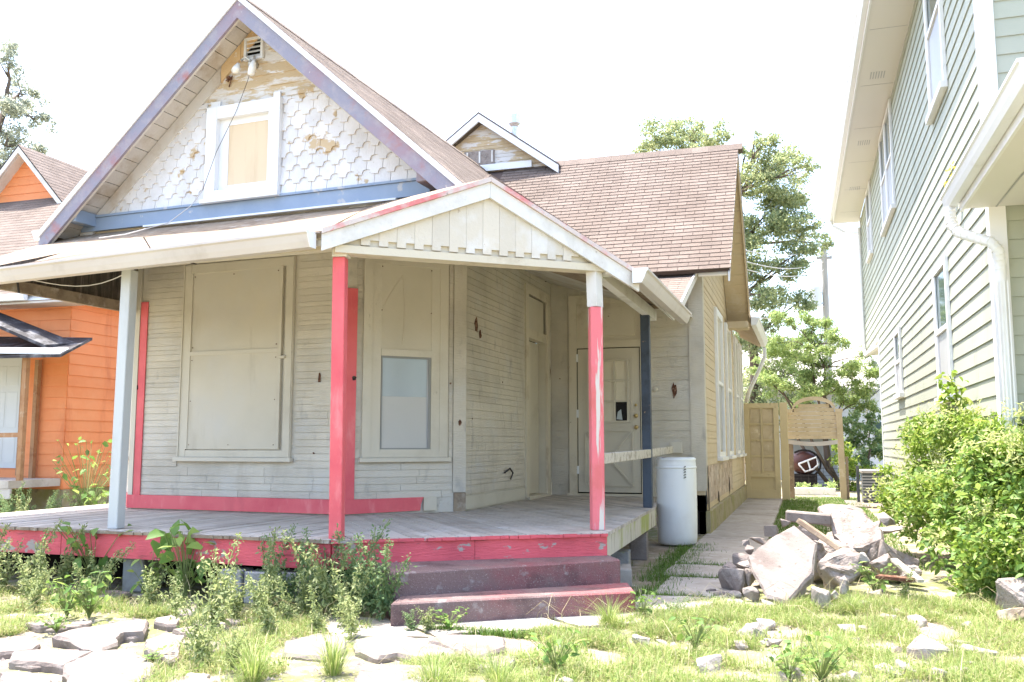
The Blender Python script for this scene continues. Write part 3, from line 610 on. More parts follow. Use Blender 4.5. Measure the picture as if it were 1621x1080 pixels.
MB().tube([FF.p(.98, 4.3, .12), FF.p(.88, 4.1, .2), FF.p(.70, 3.88, .35), FF.p(.5, 3.66, .8), FF.p(.42, 3.56, 1.1)], .006, 5).build('white_wire', M['wirew'], H)
# roof of the front wing: frame along the ridge
ca, sa = math.cos(math.atan(sl)), math.sin(math.atan(sl))
rp = FF.p(uc, ap + .12, .42)          # front end of ridge
bk = -FF.n                           # backwards
E = 2.88                             # half width
dl = (-FF.u + Z * -sl).normalized(); dr_ = (FF.u + Z * -sl).normalized(); SL = E / ca
FRt = Fr(rp + dr_ * SL, bk, -dr_)    # u backwards along the eave, v upslope  (right slope)
FLt = Fr(rp + dl * SL + bk * 7.6, -bk, -dl)
rf = MB().poly(FRt, rect(0, 7.6, 0, SL), -.07, -.002).build('front_wing_roof', M['wood'], H)
tiles(FRt, courses(rect(-.03, 7.6, -.03, SL), .135, .33), 'roof_shingle', M['shingg'], rf, H, 0, .003, .003, cap=0, plural='weathered_shingles')
MB().poly(FLt, rect(0, 7.6, 0, SL), -.07, -.002).build('left_roof_deck', M['wood'], rf)
tiles(FLt, courses(rect(0, 7.63, -.03, SL), .135, .33), 'roof_shingle', M['shingg'], rf, H, 0, .006, .012, cap=0, plural='left_shingles')
b = MB()
i = 0.0
while i < 7.5:
    c = rp + bk * i; b.prism([c + dl * .16 + FLt.n * .012, c + Vector((0, 0, .03)), c + dr_ * .16 + FRt.n * .012, c + bk * .3 + dr_ * .16 + FRt.n * .012, c + bk * .3 + Vector((0, 0, .036)), c + bk * .3 + dl * .16 + FLt.n * .012][:3], bk * .29 + Vector((0, 0, .003))); i += .3
stuff(b.build('ridge_caps', M['shingg'], rf, fix=False))
# bargeboards (front faces, butted at the apex), drip edges, soffit, frieze
for nm, d, sg in (('l', dl, -1), ('r', dr_, 1)):
    nrm = FLt.n if sg < 0 else FRt.n
    a0 = rp + Z * -.075; a1 = a0 + d * SL * 1.0
    dn = Vector((0, 0, -.215))
    MB().prism([a0, a1, a1 + dn, a0 + dn], FF.n * .035).build('bargeboard', M['barge'], H)
    MB().prism([a0 + Z * .0 + FF.n * .037, a1 + FF.n * .037, a1 + Z * .075 + FF.n * .037, a0 + Z * .075 + FF.n * .037], FF.n * .018).build('drip_edge', M['gutw'], H)
    MB().prism([a0 + dn * .86 + FF.n * -.002, a1 + dn * .86 + FF.n * -.002, a1 + dn + FF.n * -.002, a0 + dn + FF.n * -.002], FF.n * -.03).build('barge_moulding', M['soffit'], H)
    # soffit boards under the overhang
    n_ = 19; s0 = .12; s1 = SL - .05
    for k in range(n_):
        t0 = s0 + (s1 - s0) * k / n_; t1 = s0 + (s1 - s0) * (k + 1) / n_ - .008
        q0 = rp + d * t0 - nrm * .10; q1 = rp + d * t1 - nrm * .10
        MB().prism([q0 + bk * .035, q1 + bk * .035, q1 + bk * .395, q0 + bk * .395], nrm * .022).build('soffit_board', M['soffit'], H)
    # sloping frieze board on the wall
    f0 = FF.p(uc, ap - .03, .0) ; seg = ((.0, .34, 'tan'), (.35, .72, 'tan'), (.73, SL - .3, 'soffit')) if sg < 0 else ((.0, SL - .3, 'soffit'),)
    for t0, t1, mm in seg:
        q0 = f0 + d * t0; q1 = f0 + d * t1
        MB().prism([q0 + FF.n * .012, q1 + FF.n * .012, q1 + FF.n * .012 + Z * -.2, q0 + FF.n * .012 + Z * -.2], FF.n * .03).build('rake_frieze', M[mm], H)
MB().fbox(FF, uc - 2.52, uc - 2.38, 4.02, 4.18, .02, .38).build('corner_bracket', M['blue'], H, bevel=.006)
MB().fbox(FF, uc + 2.30, uc + 2.48, 4.02, 4.20, .02, .38).build('corner_bracket', M['barge'], H, bevel=.006)
gutter('left_eave_gutter', rp + dl * (SL - .02) + FF.n * .03 + Z * -.12, rp + dl * (SL - .02) + bk * 6 + Z * -.12, -FF.u, M['gutw'], H, .13)
# wing wall under the left eave (seen in the gap)
MB().fbox(Fr((-8.7, 10.15, 0), (0, -1, 0)), -6, 0, .4, 3.95, -.1, 0).build('left_wing_wall', M['grey'], H)
MB().fbox(Fr((-3.70, 9.97, 0), (0, 1, 0)), 0, 6, 3.93, 4.2, -.2, -.12).build('upper_side_wall', M['grey'], H)

# ---------------- porch
dz = .53
P0 = Vector((-8.6, 6.97, 0)); PM = Vector((-3.67, 6.70, 0)); PR = Vector((-1.66, 7.96, 0)); PB = Vector((-1.76, 11.35, 0))
Fd = Fr((0, 0, dz - .03), (1, 0, 0), (0, 1, 0))
def boards(cv, ang, wd=.098, ext=0):
    ca_, sa_ = math.cos(ang), math.sin(ang); rot = lambda p: (p[0] * ca_ + p[1] * sa_, -p[0] * sa_ + p[1] * ca_); inv = lambda p: (p[0] * ca_ - p[1] * sa_, p[0] * sa_ + p[1] * ca_)
    cr = ccw([rot(p) for p in cv]); v0 = min(p[1] for p in cr); v1 = max(p[1] for p in cr); out = []
    u0 = min(p[0] for p in cr) - 1; u1 = max(p[0] for p in cr) + 1; v = v0
    while v < v1:
        p = clip(rect(u0, u1, v + .0055, v + wd - .0055), cr)
        if p and area(p) > .002: out.append([inv(q) for q in p])
        v += wd
    return out
dk = thing('porch_deck', None, None, (-4.5, 9, 0)); dk.parent = H; dk.location = (0, 0, 0); ORG[dk.name] = ORG[H.name]
a_e2 = math.atan2(bk.y, bk.x)
bl = boards([(-7.692, 6.92), (-3.67, 6.70), (-4.77, 8.95), (-7.69, 9.13)], a_e2) + boards([(-8.6, 6.97), (-7.696, 6.92), (-7.694, 9.13), (-8.6, 9.95)], a_e2)
a_ng = math.atan2(.79, -.62)
bl += boards([(-3.664, 6.703), (-1.66, 7.96), (-1.76, 11.35), (-3.75, 9.97), (-4.764, 8.95)], a_ng)
bl += boards([(-1.763, 11.357), (-2.05, 13.6), (-3.7, 13.6), (-3.75, 9.977)], a_ng)
for p in bl:
    c = Vector((sum(q[0] for q in p) / len(p), sum(q[1] for q in p) / len(p), 0)); j = R.uniform(-.003, .003)
    o = MB().poly(Fd, p, j, .03 + j).build('deck_board', M['deck'], dk)
# ragged board ends projecting over the skirt
gl = (PR - PM).normalized(); gn = Vector((gl.y, -gl.x, 0)); fl = (PM - P0).normalized(); fn = Vector((fl.y, -fl.x, 0))
def lip(a, b, n, nrm, m):
    L0 = (b - a).length; t = 0
    while t < L0 - .02:
        e = min(L0, t + R.uniform(.07, .16)); w0 = R.uniform(.012, .035)
        d = (b - a).normalized(); q0 = a + d * t; q1 = a + d * (e - .004)
        MB().prism([q0 + Z * (dz - .032), q1 + Z * (dz - .032), q1 + nrm * w0 + Z * (dz - .03), q0 + nrm * (w0 + R.uniform(-.008, .008)) + Z * (dz - .03)], (0, 0, R.uniform(.022, .03))).build('board_end', m, dk); t = e
lip(P0, PM, 50, fn, M['wood']); lip(PM, PR, 24, gn, M['pinkworn'])
def skirt(a, b, cuts, nrm, m, z0, z1):
    for t0, t1 in zip(cuts[:-1], cuts[1:]):
        q0 = a.lerp(b, t0); q1 = a.lerp(b, t1 - .0015)
        MB().prism([q0 + Z * z0, q1 + Z * z0, q1 + Z * z1, q0 + Z * z1], nrm * -.04).build('skirt_board', m, H)
skirt(P0, PM, [0, .42, .70, .87, 1.0], fn, M['pinkworn'], .29, .498)
skirt(PM + gl * .01, PR, [0, .5, 1.0], gn, M['pinkworn'], .29, .498)
sn = Vector((1, .03, 0)).normalized()
skirt(PR + Vector((-.012, .03, 0)), PB, [0, .55, 1.0], sn, M['mossboard'], .31, .498)
MB().box((-8.5, 7.5, .02), (-2.3, 8.6, .3)).build('under_porch_shade_box', M['dark'], H)  # solid black box standing for the shade below the deck
# posts
def post(x, y, w, m, z0=dz, z1=2.90, tx=0, ang=0, nm='porch_post'):
    c, s_ = math.cos(ang) * w / 2, math.sin(ang) * w / 2
    q = [Vector((x - c + s_, y - s_ - c, z0)), Vector((x + c + s_, y + s_ - c, z0)), Vector((x + c - s_, y + s_ + c, z0)), Vector((x - c - s_, y - s_ + c, z0))]
    return MB().prism(q, (tx, 0, z1 - z0)).build(nm, m, H, bevel=.006)
post(-6.035, 6.98, .108, M['postgrey'], tx=.02, z1=2.93)
post(-3.675, 6.80, .106, M['pink'], ang=.2, tx=-.02, z1=2.87)
post(-3.685, 6.80, .13, M['white'], z0=2.872, z1=2.96, ang=.2, nm='post_cap')
p_ = post(-1.80, 8.20, .115, M['pinkpost'], ang=.45, z1=2.56)
MB().prism([Vector((-1.80 + a * .0575 - b * .0, 8.20 + b * .0575, 2.563)) for a, b in ((-1.2, -.55), (.55, -1.2), (1.2, .55), (-.55, 1.2))], (-.01, 0, .34)).build('white_post_top', M['white'], p_)
post(-1.83, 11.22, .11, M['darkpost'], z1=2.93)
MB().bar((-1.775, 8.27, 1.165), (-1.80, 11.17, 1.185), .05, .10).build('porch_rail', M['rail'], H, bevel=.006)
MB().bar((-1.80, 11.29, 1.19), (-1.82, 13.3, 1.22), .05, .10).build('porch_rail', M['rail'], H, bevel=.006)
# corner gable of the porch roof
FG = wallF((-3.72, 6.56), (-1.43, 8.35)); GW = 2.9066; gm = 1.453
zA, zL, zR = 3.66, 3.07, 2.90
A3 = FG.p(gm, zA, 0); Lf = FG.p(-.02, zL - .035, 0); Rf = FG.p(GW - .02, zR, 0)
def zr(u): return zL + (zA - zL) * (u + .02) / (gm + .02) if u < gm else zA + (zR - zA) * (u - gm) / (GW + .02 - gm)
rk = []
for u0, u1 in ((-.02, gm - .001), (gm + .001, GW + .02)):
    o = MB().poly(FG, [(u0, zr(u0) - .185), (u1, zr(u1) - .185), (u1, zr(u1) - .045), (u0, zr(u0) - .045)], -.03, .0).build('porch_rake_board', M['white'], H)
    MB().poly(FG, [(u0, zr(u0) - .043), (u1, zr(u1) - .043), (u1, zr(u1)), (u0, zr(u0))], -.04, .022).build('red_edge_strip', M['redworn'], o)
# vertical gable boards with a toothed lower edge
zb = 2.958; gp = MB().fbox(FG, .16, 2.62, zb - .03, zb + .16, -.085, -.067).build('gable_backing', M['cream'], H)
u = .16; k = 0
while u < 2.60:
    wd = .155; ue = min(u + wd - .0022, 2.62); um_ = u + (ue - u) * .52
    tp = lambda q: zr(q) - .17
    lo = zb + .010; hi = zb + .055
    if min(tp(u), tp(ue)) > lo + .01:
        h2 = hi if min(tp(u), tp(ue)) > hi + .02 else lo
        pts = ([(u, lo), (um_, lo), (um_, h2), (ue, h2), (ue, tp(ue))] if h2 > lo else [(u, lo), (ue, lo), (ue, tp(ue))]) + ([(gm, tp(gm))] if u < gm < ue else []) + [(u, tp(u))]
        MB().poly(FG, pts, -.065, -.042 + R.uniform(-.002, .002)).build('gable_board', M['gboard'], gp)
    u += wd; k += 1
MB().fbox(FG, .10, 2.60, 2.89, 2.955, -.205, -.035).build('porch_beam', M['cream'], H)
MB().fbox(FG, 2.605, 2.72, 2.87, 3.03, -.20, -.035).build('beam_block', M['white'], H, bevel=.01)
MB().fbox(FG, .03, .095, 2.93, 3.05, -.17, -.035).build('beam_block', M['white'], H, bevel=.012)
MB().fbox(FG, .05, .16, 3.052, 3.09, -.15, -.035).build('broken_gap', M['tar'], H)
MB().bar((-1.80, 8.28, 2.925), (-1.82, 11.8, 2.965), .09, .13).build('porch_beam', M['white'], H)
MB().bar((-1.62, 8.3, 2.99), (-1.66, 12.6, 3.05), .03, .1).build('eave_plate', M['white'], H)
# roof planes: 3-D polygons with thickness; course ridges as geometry
def roofpoly(name, pts, m, parent, th=.05, under=None):
    pts = [Vector(p) for p in pts]; n = (pts[1] - pts[0]).cross(pts[2] - pts[0]).normalized()
    if n.z < 0: n = -n
    return MB().prism([p - n * th for p in pts], n * (th - .001)).build(name, under or m, parent), n
Lend = Vector((-8.9, 7.09, 2.995)); Ltop = Vector((-8.95, 9.22, 3.96)); Rtop = Vector((-4.50, 8.94, 3.93)); Er = Vector((-4.25, 9.45, 3.84))
shed, n1 = roofpoly('porch_shed_roof', [Lend, Lf + Z * .02, Rtop, Ltop], M['wood'], H, .06)
u_ = (Lf - Lend).normalized(); v_ = n1.cross(u_).normalized(); Fs_ = Fr(Lend, u_, v_)
cv = [((Vector(q) - Lend).dot(u_), (Vector(q) - Lend).dot(v_)) for q in (Lend, Lf + Z * .02, Rtop, Ltop)]
cv[0] = (cv[0][0], -.03); cv[1] = (cv[1][0], -.03)
tiles(Fs_, courses(cv, .125, .31), 'roof_shingle', M['shing'], shed, H, .0, .003, .004, cap=0, ms=M['shings'], plural='shed_shingles')
gs, n2 = roofpoly('porch_gable_roof', [A3 + FG.n * .0, Lf, Rtop, Er], M['wood'], H, .05)
u_ = (Er - A3).normalized(); v_ = n2.cross(u_).normalized()
Fg2 = Fr(A3, u_, v_); cv = [((q - A3).dot(u_), (q - A3).dot(v_)) for q in (A3, Lf, Rtop, Er)]
tiles(Fg2, courses(cv, .125, .31), 'roof_shingle', M['shing'], gs, H, .0, .003, .004, cap=0, ms=M['shings'], plural='gable_shingles')
Gend = Vector((-1.47, 12.0, 3.06))
pr_, n3 = roofpoly('porch_right_roof', [A3, Rf, Gend, Er], M['wood'], H, .05)
roofpoly('porch_right_shingles', [A3 + Z * .03, Rf + Z * .03, Gend + Z * .03, Er + Z * .03], M['shings'], pr_, .03)
for tri_ in ([Gend, Vector((-1.5, 13.55, 3.16)), Vector((-3.72, 13.55, 3.80))], [Gend + Z * .002, Vector((-3.72, 13.55, 3.802)), Er]):
    MB().prism(tri_, (0, 0, .03)).build('porch_ceiling', M['soffit'], H)
# small front-facing shed over the back door
s0 = Vector((-1.45, 11.75, 3.10)); s1 = Vector((-1.45, 13.52, 3.84)); s2 = Vector((-2.3, 13.52, 3.84)); s3 = Vector((-2.0, 11.75, 3.10))
sr, n4 = roofpoly('back_shed_roof', [s3, s0, s1, s2], M['wood'], H, .05)
u_ = (s0 - s3).normalized(); v_ = n4.cross(u_).normalized(); Fq = Fr(s3, u_, v_)
cv = [((q - s3).dot(u_), (q - s3).dot(v_)) for q in (s3, s0, s1, s2)]
tiles(Fq, courses(cv, .125, .31), 'roof_shingle', M['shing'], sr, H, .0, .003, .004, cap=0, ms=M['shings'], plural='back_shed_shingles')
MB().prism([s0 + Vector((.0, -.05, -.09)), s1 + Vector((.0, .05, -.09)), s1 + Vector((.0, .05, .03)), s0 + Vector((.0, -.05, .03))], (.025, 0, 0)).build('shed_rake_board', M['white'], sr)
gutter('front_gutter', Lend + Vector((0, -.01, -.135)), Lf + Vector((-.05, -.01, -.135)), fn, M['gut'], H, .135)
MB().prism([Lend + Vector((0, .03, -.10)), Lf + Vector((0, .03, -.10)), Lf + Vector((0, .03, -.05)), Lend + Vector((0, .03, -.05))], (0, .02, 0)).build('fascia', M['cream'], H)
MB().bar(P0 + Vector((0, .16, 3.0)), Vector((-3.78, 6.90, 3.0)), .1, .07).build('porch_beam', M['cream'], H)
gutter('side_gutter', (-1.46, 8.27, 2.785), (-1.46, 11.75, 2.84), (1, 0, 0), M['gut'], H, .135)
# left end of the porch: beam and dark panel
MB().bar((-7.75, 7.08, 2.925), (-7.75, 9.2, 2.945), .05, .12).build('end_beam', M['wood'], H)
MB().prism([(-7.80, 7.1, 2.98), (-7.80, 9.3, 3.0), (-7.80, 9.3, 3.9), (-7.80, 7.1, 3.1)], (-.02, 0, 0)).build('end_panel', M['darkwood'], H)
MB().tube([(-7.3 + 1.25 * t, 7.1 + .08 * math.sin(3.14 * t), 2.93 - .10 * math.sin(3.14 * t) + .05 * t) for t in [q / 8 for q in range(9)]], .005, 5).build('porch_wire', M['wirew'], H)
MB().tube([(-5.75, 6.83, 3.2), (-5.6, 6.80, 3.02), (-5.25, 6.95, 2.94)], .007, 5).build('porch_wire', M['wire'], H)
MB().tube([(-7.6, 7.1, 2.99), (-7.45, 7.06, 2.93), (-7.42, 7.06, 2.8)], .012, 5).build('hanging_cable', M['wire'], H)

# ---------------- back wing
FSy = lambda y: y - 13.6
w = MB().fbox(FS, 0, wS, .33, 3.2, -.15, -.001).poly(FS, [(0, 3.2), (5.1, 3.2), (5.1, 3.75), (2.33, 6.3), (0, 3.75)], -.15, -.001).build('side_wall', M['beige'], H)
hol = [(1.95, 3.35, .98, 3.68), (4.05, 5.35, .98, 3.68), (6.35, 7.45, .98, 3.68), (7.85, 8.85, .98, 3.68)]
tiles(FS, strips(.17, wS, .98, 3.72, .11, hol, .8, 2.2), 'clapboard', M['beige'], w, H, 0, .006, .004)
tiles(FS, strips(.0, 5.0, 3.72, 6.3, .11, [], 1.2, 2.8, cv=ccw([(0.02, 3.70), (4.9, 3.70), (2.33, 6.25)])), 'clapboard', M['beige'], w, H, 0, .006, .004)
tiles(FS, courses(rect(.17, 5.2, .42, .98), .075, .25), 'brick', M['brick'], w, H, 0, .006, .002)
tiles(FS, strips(5.2, wS, .4, .98, .11, [], .8, 2), 'clapboard', M['beige'], w, H, 0, .006, .004)
MB().fbox(FS, -.02, .17, .66, 3.8, 0, .026).build('corner_board', M['grey'], w)
MB().fbox(FS, 0, wS, -.05, .325, -.1, .06).build('foundation', M['mossconc'], H)
MB().fbox(FB, wB - .4, wB - .0, .0, .56, -.1, .0).build('dark_foundation_gap', M['tar'], H)
scar(FS, .12, .66, .11, M['tar'], 'torn_tar_paper', w, d=.03, st=1.9); scar(FS, .13, .44, .12, M['tar'], 'torn_tar_paper', w, d=.03, st=1.6); scar(FS, .1, .90, .06, M['tar'], 'torn_tar_paper', w, d=.03)
scar(FS, 4.3, .5, .13, M['tar'], 'torn_tar_paper', w); scar(FS, 4.6, 1.15, .06, M['tar'], 'torn_tar_paper', w, st=3); scar(FS, 8.6, 1.9, .07, M['tar'], 'torn_tar_paper', w, st=4); scar(FS, 2.0, .42, .1, M['tar'], 'torn_tar_paper', w)
for a, b_, c, d in hol:
    u0, u1 = a + .08, b_ - .08
    window(FS, u0, u1, 1.08, 3.62, H, M['gtrim'], .12, [(u0 + .12, u1 - .12, 1.2, 2.32, M['screen'], 'pane', .008), (u0 + .12, u1 - .12, 2.38, 3.5, M['board'], 'pane', .008)], [(u0 + .12, u1 - .12, 2.32, 2.38, .001, .04)], .06, .05)
ey, ez, ry, rz = 13.22, 3.83, 15.93, 6.50
xr = -.93
Fbk = Fr((-9.5, ey, ez), (1, 0, 0), (0, ry - ey, rz - ez)); SB = math.hypot(ry - ey, rz - ez)
br = MB().poly(Fbk, rect(0, 9.5 + xr, 0, SB), -.08, -.002).build('back_wing_roof', M['felt'], H)
tiles(Fbk, courses(rect(4.3, 9.5 + xr + .02, -.03, SB - .06), .105, .30, .008, .05), 'roof_shingle', M['shing'], br, H, 0, .004, .009, cap=300, ms=M['shings'], plural='upper_shingles')
Fb2 = Fr((xr, 2 * ry - ey, ez), (-1, 0, 0), (0, ey - ry, rz - ez))
MB().poly(Fb2, rect(0, 8.5, 0, SB), -.08, -.001).build('rear_roof_slope', M['wood'], br)
MB().poly(Fb2, rect(0, 8.5, 0, SB), .0, .015).build('rear_shingles', M['shings'], br)
i = -5.2
while i < xr - .1:
    MB().prism([(i, ry - .13, rz - .11), (i, ry, rz + .035), (i, ry + .13, rz - .11)], (.3, 0, .004)).build('ridge_cap', M['shing'], br); i += .29
# rake trim and soffit of the back wing
for sgn in (-1, 1):
    y1 = ry + sgn * (ry - ey); a = Vector((xr - .02, ry, rz - .085)); b_ = Vector((xr - .02, y1, ez - .085))
    MB().prism([a, b_, b_ + Z * -.12, a + Z * -.12], (.025, 0, 0)).build('rake_board', M['beige'] if sgn > 0 else M['white'], H)
    for k in range(16):
        q0 = a.lerp(b_, k / 16); q1 = a.lerp(b_, (k + .96) / 16)
        MB().prism([q0 + Vector((-.01, 0, -.02)), q1 + Vector((-.01, 0, -.02)), q1 + Vector((-.42, 0, -.02)), q0 + Vector((-.42, 0, -.02))], (0, 0, -.02)).build('soffit_plank', M['beige'], H)
    MB().prism([a + Z * .085 + Vector((.024, 0, 0)), b_ + Z * .085 + Vector((.024, 0, 0)), b_ + Z * .03 + Vector((.024, 0, 0)), a + Z * .03 + Vector((.024, 0, 0))], (.012, 0, 0)).build('rake_drip_edge', M['gut'], H)
MB().box((-1.36, 18.1, 3.55), (-.95, 18.55, 3.68)).build('eave_return', M['beige'], H)
MB().box((-2.2, ey + .02, ez - .17), (-1.5, ey + .045, ez - .09)).build('eave_fascia', M['tar'], H)
# rear extension eave, gutter, downspout
MB().prism([(-3.5, 18.55, 5.2), (-.9, 18.55, 3.76), (-.9, 23.3, 3.76), (-3.5, 23.3, 5.2)], (0, 0, .05)).build('rear_extension_roof', M['shings'], H)
for k in range(9): MB().bar((-1.4, 18.75 + k * .55, 3.98), (-.92, 18.75 + k * .55, 3.715), .05, .09).build('rafter_tail', M['beige'], H)
gutter('rear_gutter', (-.90, 18.3, 3.62), (-.90, 22.9, 3.66), (1, 0, 0), M['gutw'], H, .15)
MB().tube([(-.82, 22.7, 3.62), (-.82, 22.72, 3.4), (-.95, 22.74, 3.1), (-1.2, 22.76, 2.6), (-1.29, 22.78, 2.3)], .045, 8).build('downspout', M['gutw'], H, smooth=True)
# roof-top gable over the ridge with a rusty vent pipe
FDm = Fr((-5.25 - 1.0, 15.72, 0), (1, 0, 0)); uA = .60
cxm, apz, hl, hs = -5.64, 7.50, 1.55, .735
dm = MB().prism([(cxm - hl * .93, 15.85, apz - .1 - hl * .93 * hs), (cxm + hl * .93, 15.85, apz - .1 - hl * .93 * hs), (cxm, 15.85, apz - .12)], (0, .1, 0)).build('roof_gable', M['peel'], H)
Fm = Fr((cxm, 15.85, 0), (1, 0, 0))
tiles(Fm, strips(-1.5, 1.5, 6.42, 7.4, .09, [], 2.5, 3, cv=ccw([(-1.3, 6.42), (1.3, 6.42), (0, 7.37)])), 'gable_clapboard', M['pe2'] if 'pe2' in M else M['peel'], dm, H, 0, .006, .006)
MB().box((cxm - .35, 15.80, 6.56), (cxm + .25, 15.84, 6.84)).build('worn_vent_panel', M['rough'], dm)
for i in range(3): MB().box((cxm - .3 + i * .25, 15.785, 6.6), (cxm - .27 + i * .25, 15.80, 6.82)).build('vent_bar', M['white'], dm)
MB().box((cxm - .75, 15.76, 6.42), (cxm + 1.0, 15.80, 6.545)).build('base_trim', M['gutw'], dm)
for sg in (-1, 1):
    a = Vector((cxm + sg * .0005, 15.62, apz)); b_ = Vector((cxm + sg * hl, 15.62, apz - hl * hs))
    MB().prism([a, b_, b_ + Z * -.15, a + Z * -.15], (0, .04, 0)).build('gable_rake_board', M['gutw'], dm)
    MB().prism([a + Z * .004, b_ + Z * .004, b_ + Vector((0, 2.6, .004)), a + Vector((0, 2.6, .004))], (0, 0, .035)).build('gable_roof_slope', M['shings'], dm)
vp = MB().tube([(-5.14, 16.3, 6.4), (-5.14, 16.3, 7.42)], .065, 14).build('vent_pipe', M['metal'], H, smooth=False)
MB().tube([(-5.14, 16.3, 7.42), (-5.14, 16.3, 7.46), (-5.14, 16.3, 7.48), (-5.14, 16.3, 7.66), (-5.14, 16.3, 7.68)], [.07, .10, .115, .115, .10], 16).build('pipe_cap', M['metal'], vp)

# ================================================================== concrete steps, blocks, barrel
st = thing('concrete_steps', 'two red stained concrete steps below the porch', 'steps', (-2.3, 7.2, 0))
MB().prism([(-2.97, 6.39, -.05), (-1.50, 7.72, -.05), (-1.66, 8.0, -.05), (-3.4, 6.92, -.05)], (0, 0, .385)).build('upper_step', M['step'], st, bevel=.012)
MB().prism([(-2.86, 6.11, -.05), (-1.28, 7.17, -.05), (-1.42, 7.62, -.05), (-2.93, 6.405, -.05)], (0, 0, .215)).build('lower_step', M['step'], st, bevel=.012)
def blk(label, x, y, s, rz, group=None, m='block', hollow=False):
    b = MB().box((-s[0] / 2, -s[1] / 2, 0), (s[0] / 2, s[1] / 2, s[2])); o = b.build('concrete_block', M[m], None, bevel=.008)
    o.location = (x, y, -.02); o.rotation_euler = (0, 0, rz); tag(o, label, 'block', group)
g_ = 'blocks propping the porch'
blk('grey cinder block under the skirt beside the grey post', -5.82, 7.12, (.2, .39, .31), .2, g_)
blk('pale square block in the porch gap right of the broadleaf weed', -4.62, 6.80, (.22, .2, .27), .02, g_)
blk('mossy grey block standing right of the pale square one', -4.33, 6.82, (.32, .2, .26), -.05, g_)
blk('dark grey block under the porch nearest the pink corner post', -3.98, 6.80, (.36, .2, .27), .06, g_)
blk('white stained block under the right porch edge beside the barrel', -1.86, 10.7, (.2, .3, .30), .1, g_, 'conc')
blk('small grey block between the steps and the white stained block', -1.86, 9.55, (.2, .26, .22), .1, g_, 'block')
blk('low flat block tucked against the right end of the steps', -1.72, 8.75, (.24, .42, .16), .2, g_, 'walk')
br_ = thing('barrel', 'tall white plastic barrel standing beside the porch', 'barrel', (-1.62, 12.25, 0))
MB().lathe((-1.62, 12.25, 0), [(.225, 0), (.25, .02), (.258, .1), (.262, .25), (.264, .5), (.262, .9), (.258, 1.05), (.254, 1.08), (.258, 1.09), (.258, 1.115), (.245, 1.125), (.24, 1.11), (.1, 1.105), (.01, 1.10)], 40).build('shell', M['drum'], br_, smooth=True)
MB().lathe((-1.62, 12.25, 0), [(.2635, .98), (.268, .99), (.268, 1.0), (.2635, 1.01)], 40).build('rim_hoop', M['drum'], br_, smooth=True)
b = MB()
for i in range(5):   # short stacked marks down the side
    a0 = rad(-62); c = Vector((-1.62, 12.25, 0)); 
    for j, (da, dz0, l) in enumerate(((0, 0, .03), (.07, .012, .022), (.035, .024, .028))):
        a = a0 + da; q = c + Vector((math.cos(a), math.sin(a), 0)) * .266 + Z * (.86 + i * .034 + dz0 * .6); tdir = Vector((-math.sin(a), math.cos(a), 0))
        b.bar(q, q + tdir * l * .8 + Z * .004, .003, .006)
b.build('black_lettering', M['ink'], br_)

# ================================================================== ORANGE HOUSE (left)
O_ = thing('orange_house', 'bright orange gabled house with dark roofed porch at far left', 'house', (-14.5, 15, 0))
ox, oy = -13.3, 13.9
Fo = Fr((ox - 6, oy, 0), (1, 0, 0)); Fp = Fr((ox, oy, 0), (0, 1, 0))
fw = MB().fbox(Fo, 0, 6, .45, 4.2, -.15, -.001).build('front_wall', M['orange'], O_)
sw = MB().fbox(Fp, 0, 9, .45, 4.2, -.15, -.001).build('side_wall', M['orange'], O_)
z = .47
while z < 4.1:
    tile(Fo, rect(0, 4.2 if .66 < z < 2.9 else 6.0, z, z + .212), 'siding_board', M['orange'], fw, 0, .004, .016)
    if .66 < z < 2.9: tile(Fo, rect(4.97, 6.0, z, z + .212), 'siding_board', M['orange'], fw, 0, .004, .016)
    lengths(Fp, 0, 9, z, z + .212, 'siding_board', M['orange'], sw, 0, .004, .016); z += .214
MB().fbox(Fo, 0, 6.0, -.05, .45, -.2, -.03).build('foundation', M['mossconc'], O_)
MB().fbox(Fp, .0, 9, -.05, .45, -.2, -.04).build('foundation', M['mossconc'], O_)
dr = MB().fbox(Fo, 4.25, 4.92, .84, 2.98, .002, .03).build('pale_door', M['pale'], O_)
for i in range(2):
    for j, (a, b_) in enumerate(((.95, 1.5), (1.62, 2.3), (2.42, 2.8))): MB().fbox(Fo, 4.31 + i * .3, 4.55 + i * .3, a, b_, .03, .036).build('door_panel', M['pale'], dr, bevel=.004)
MB().fbox(Fo, 4.14, 4.25, .7, 3.05, .002, .045).fbox(Fo, 4.92, 5.0, .7, 3.05, .002, .045).build('door_casing', M['owood'], O_)
MB().box((ox - 5, 12.7, .52), (ox - .02, 13.88, .66)).build('porch_floor', M['deck'], O_)
MB().box((ox - 5, 12.72, .34), (ox + .0, 12.76, .515)).build('porch_skirt', M['gut'], O_)
MB().bar((ox + .12, 12.8, .66), (ox + .12, 12.8, 2.9), .085, .085).build('porch_post', M['owood'], O_)
MB().bar((ox - .62, 13.8, .66), (ox - .62, 13.8, 2.9), .085, .085).build('porch_post', M['owood'], O_)
MB().bar((ox - 3, 12.8, 1.43), (ox + .08, 12.8, 1.46), .05, .08).build('porch_rail', M['owood'], O_)
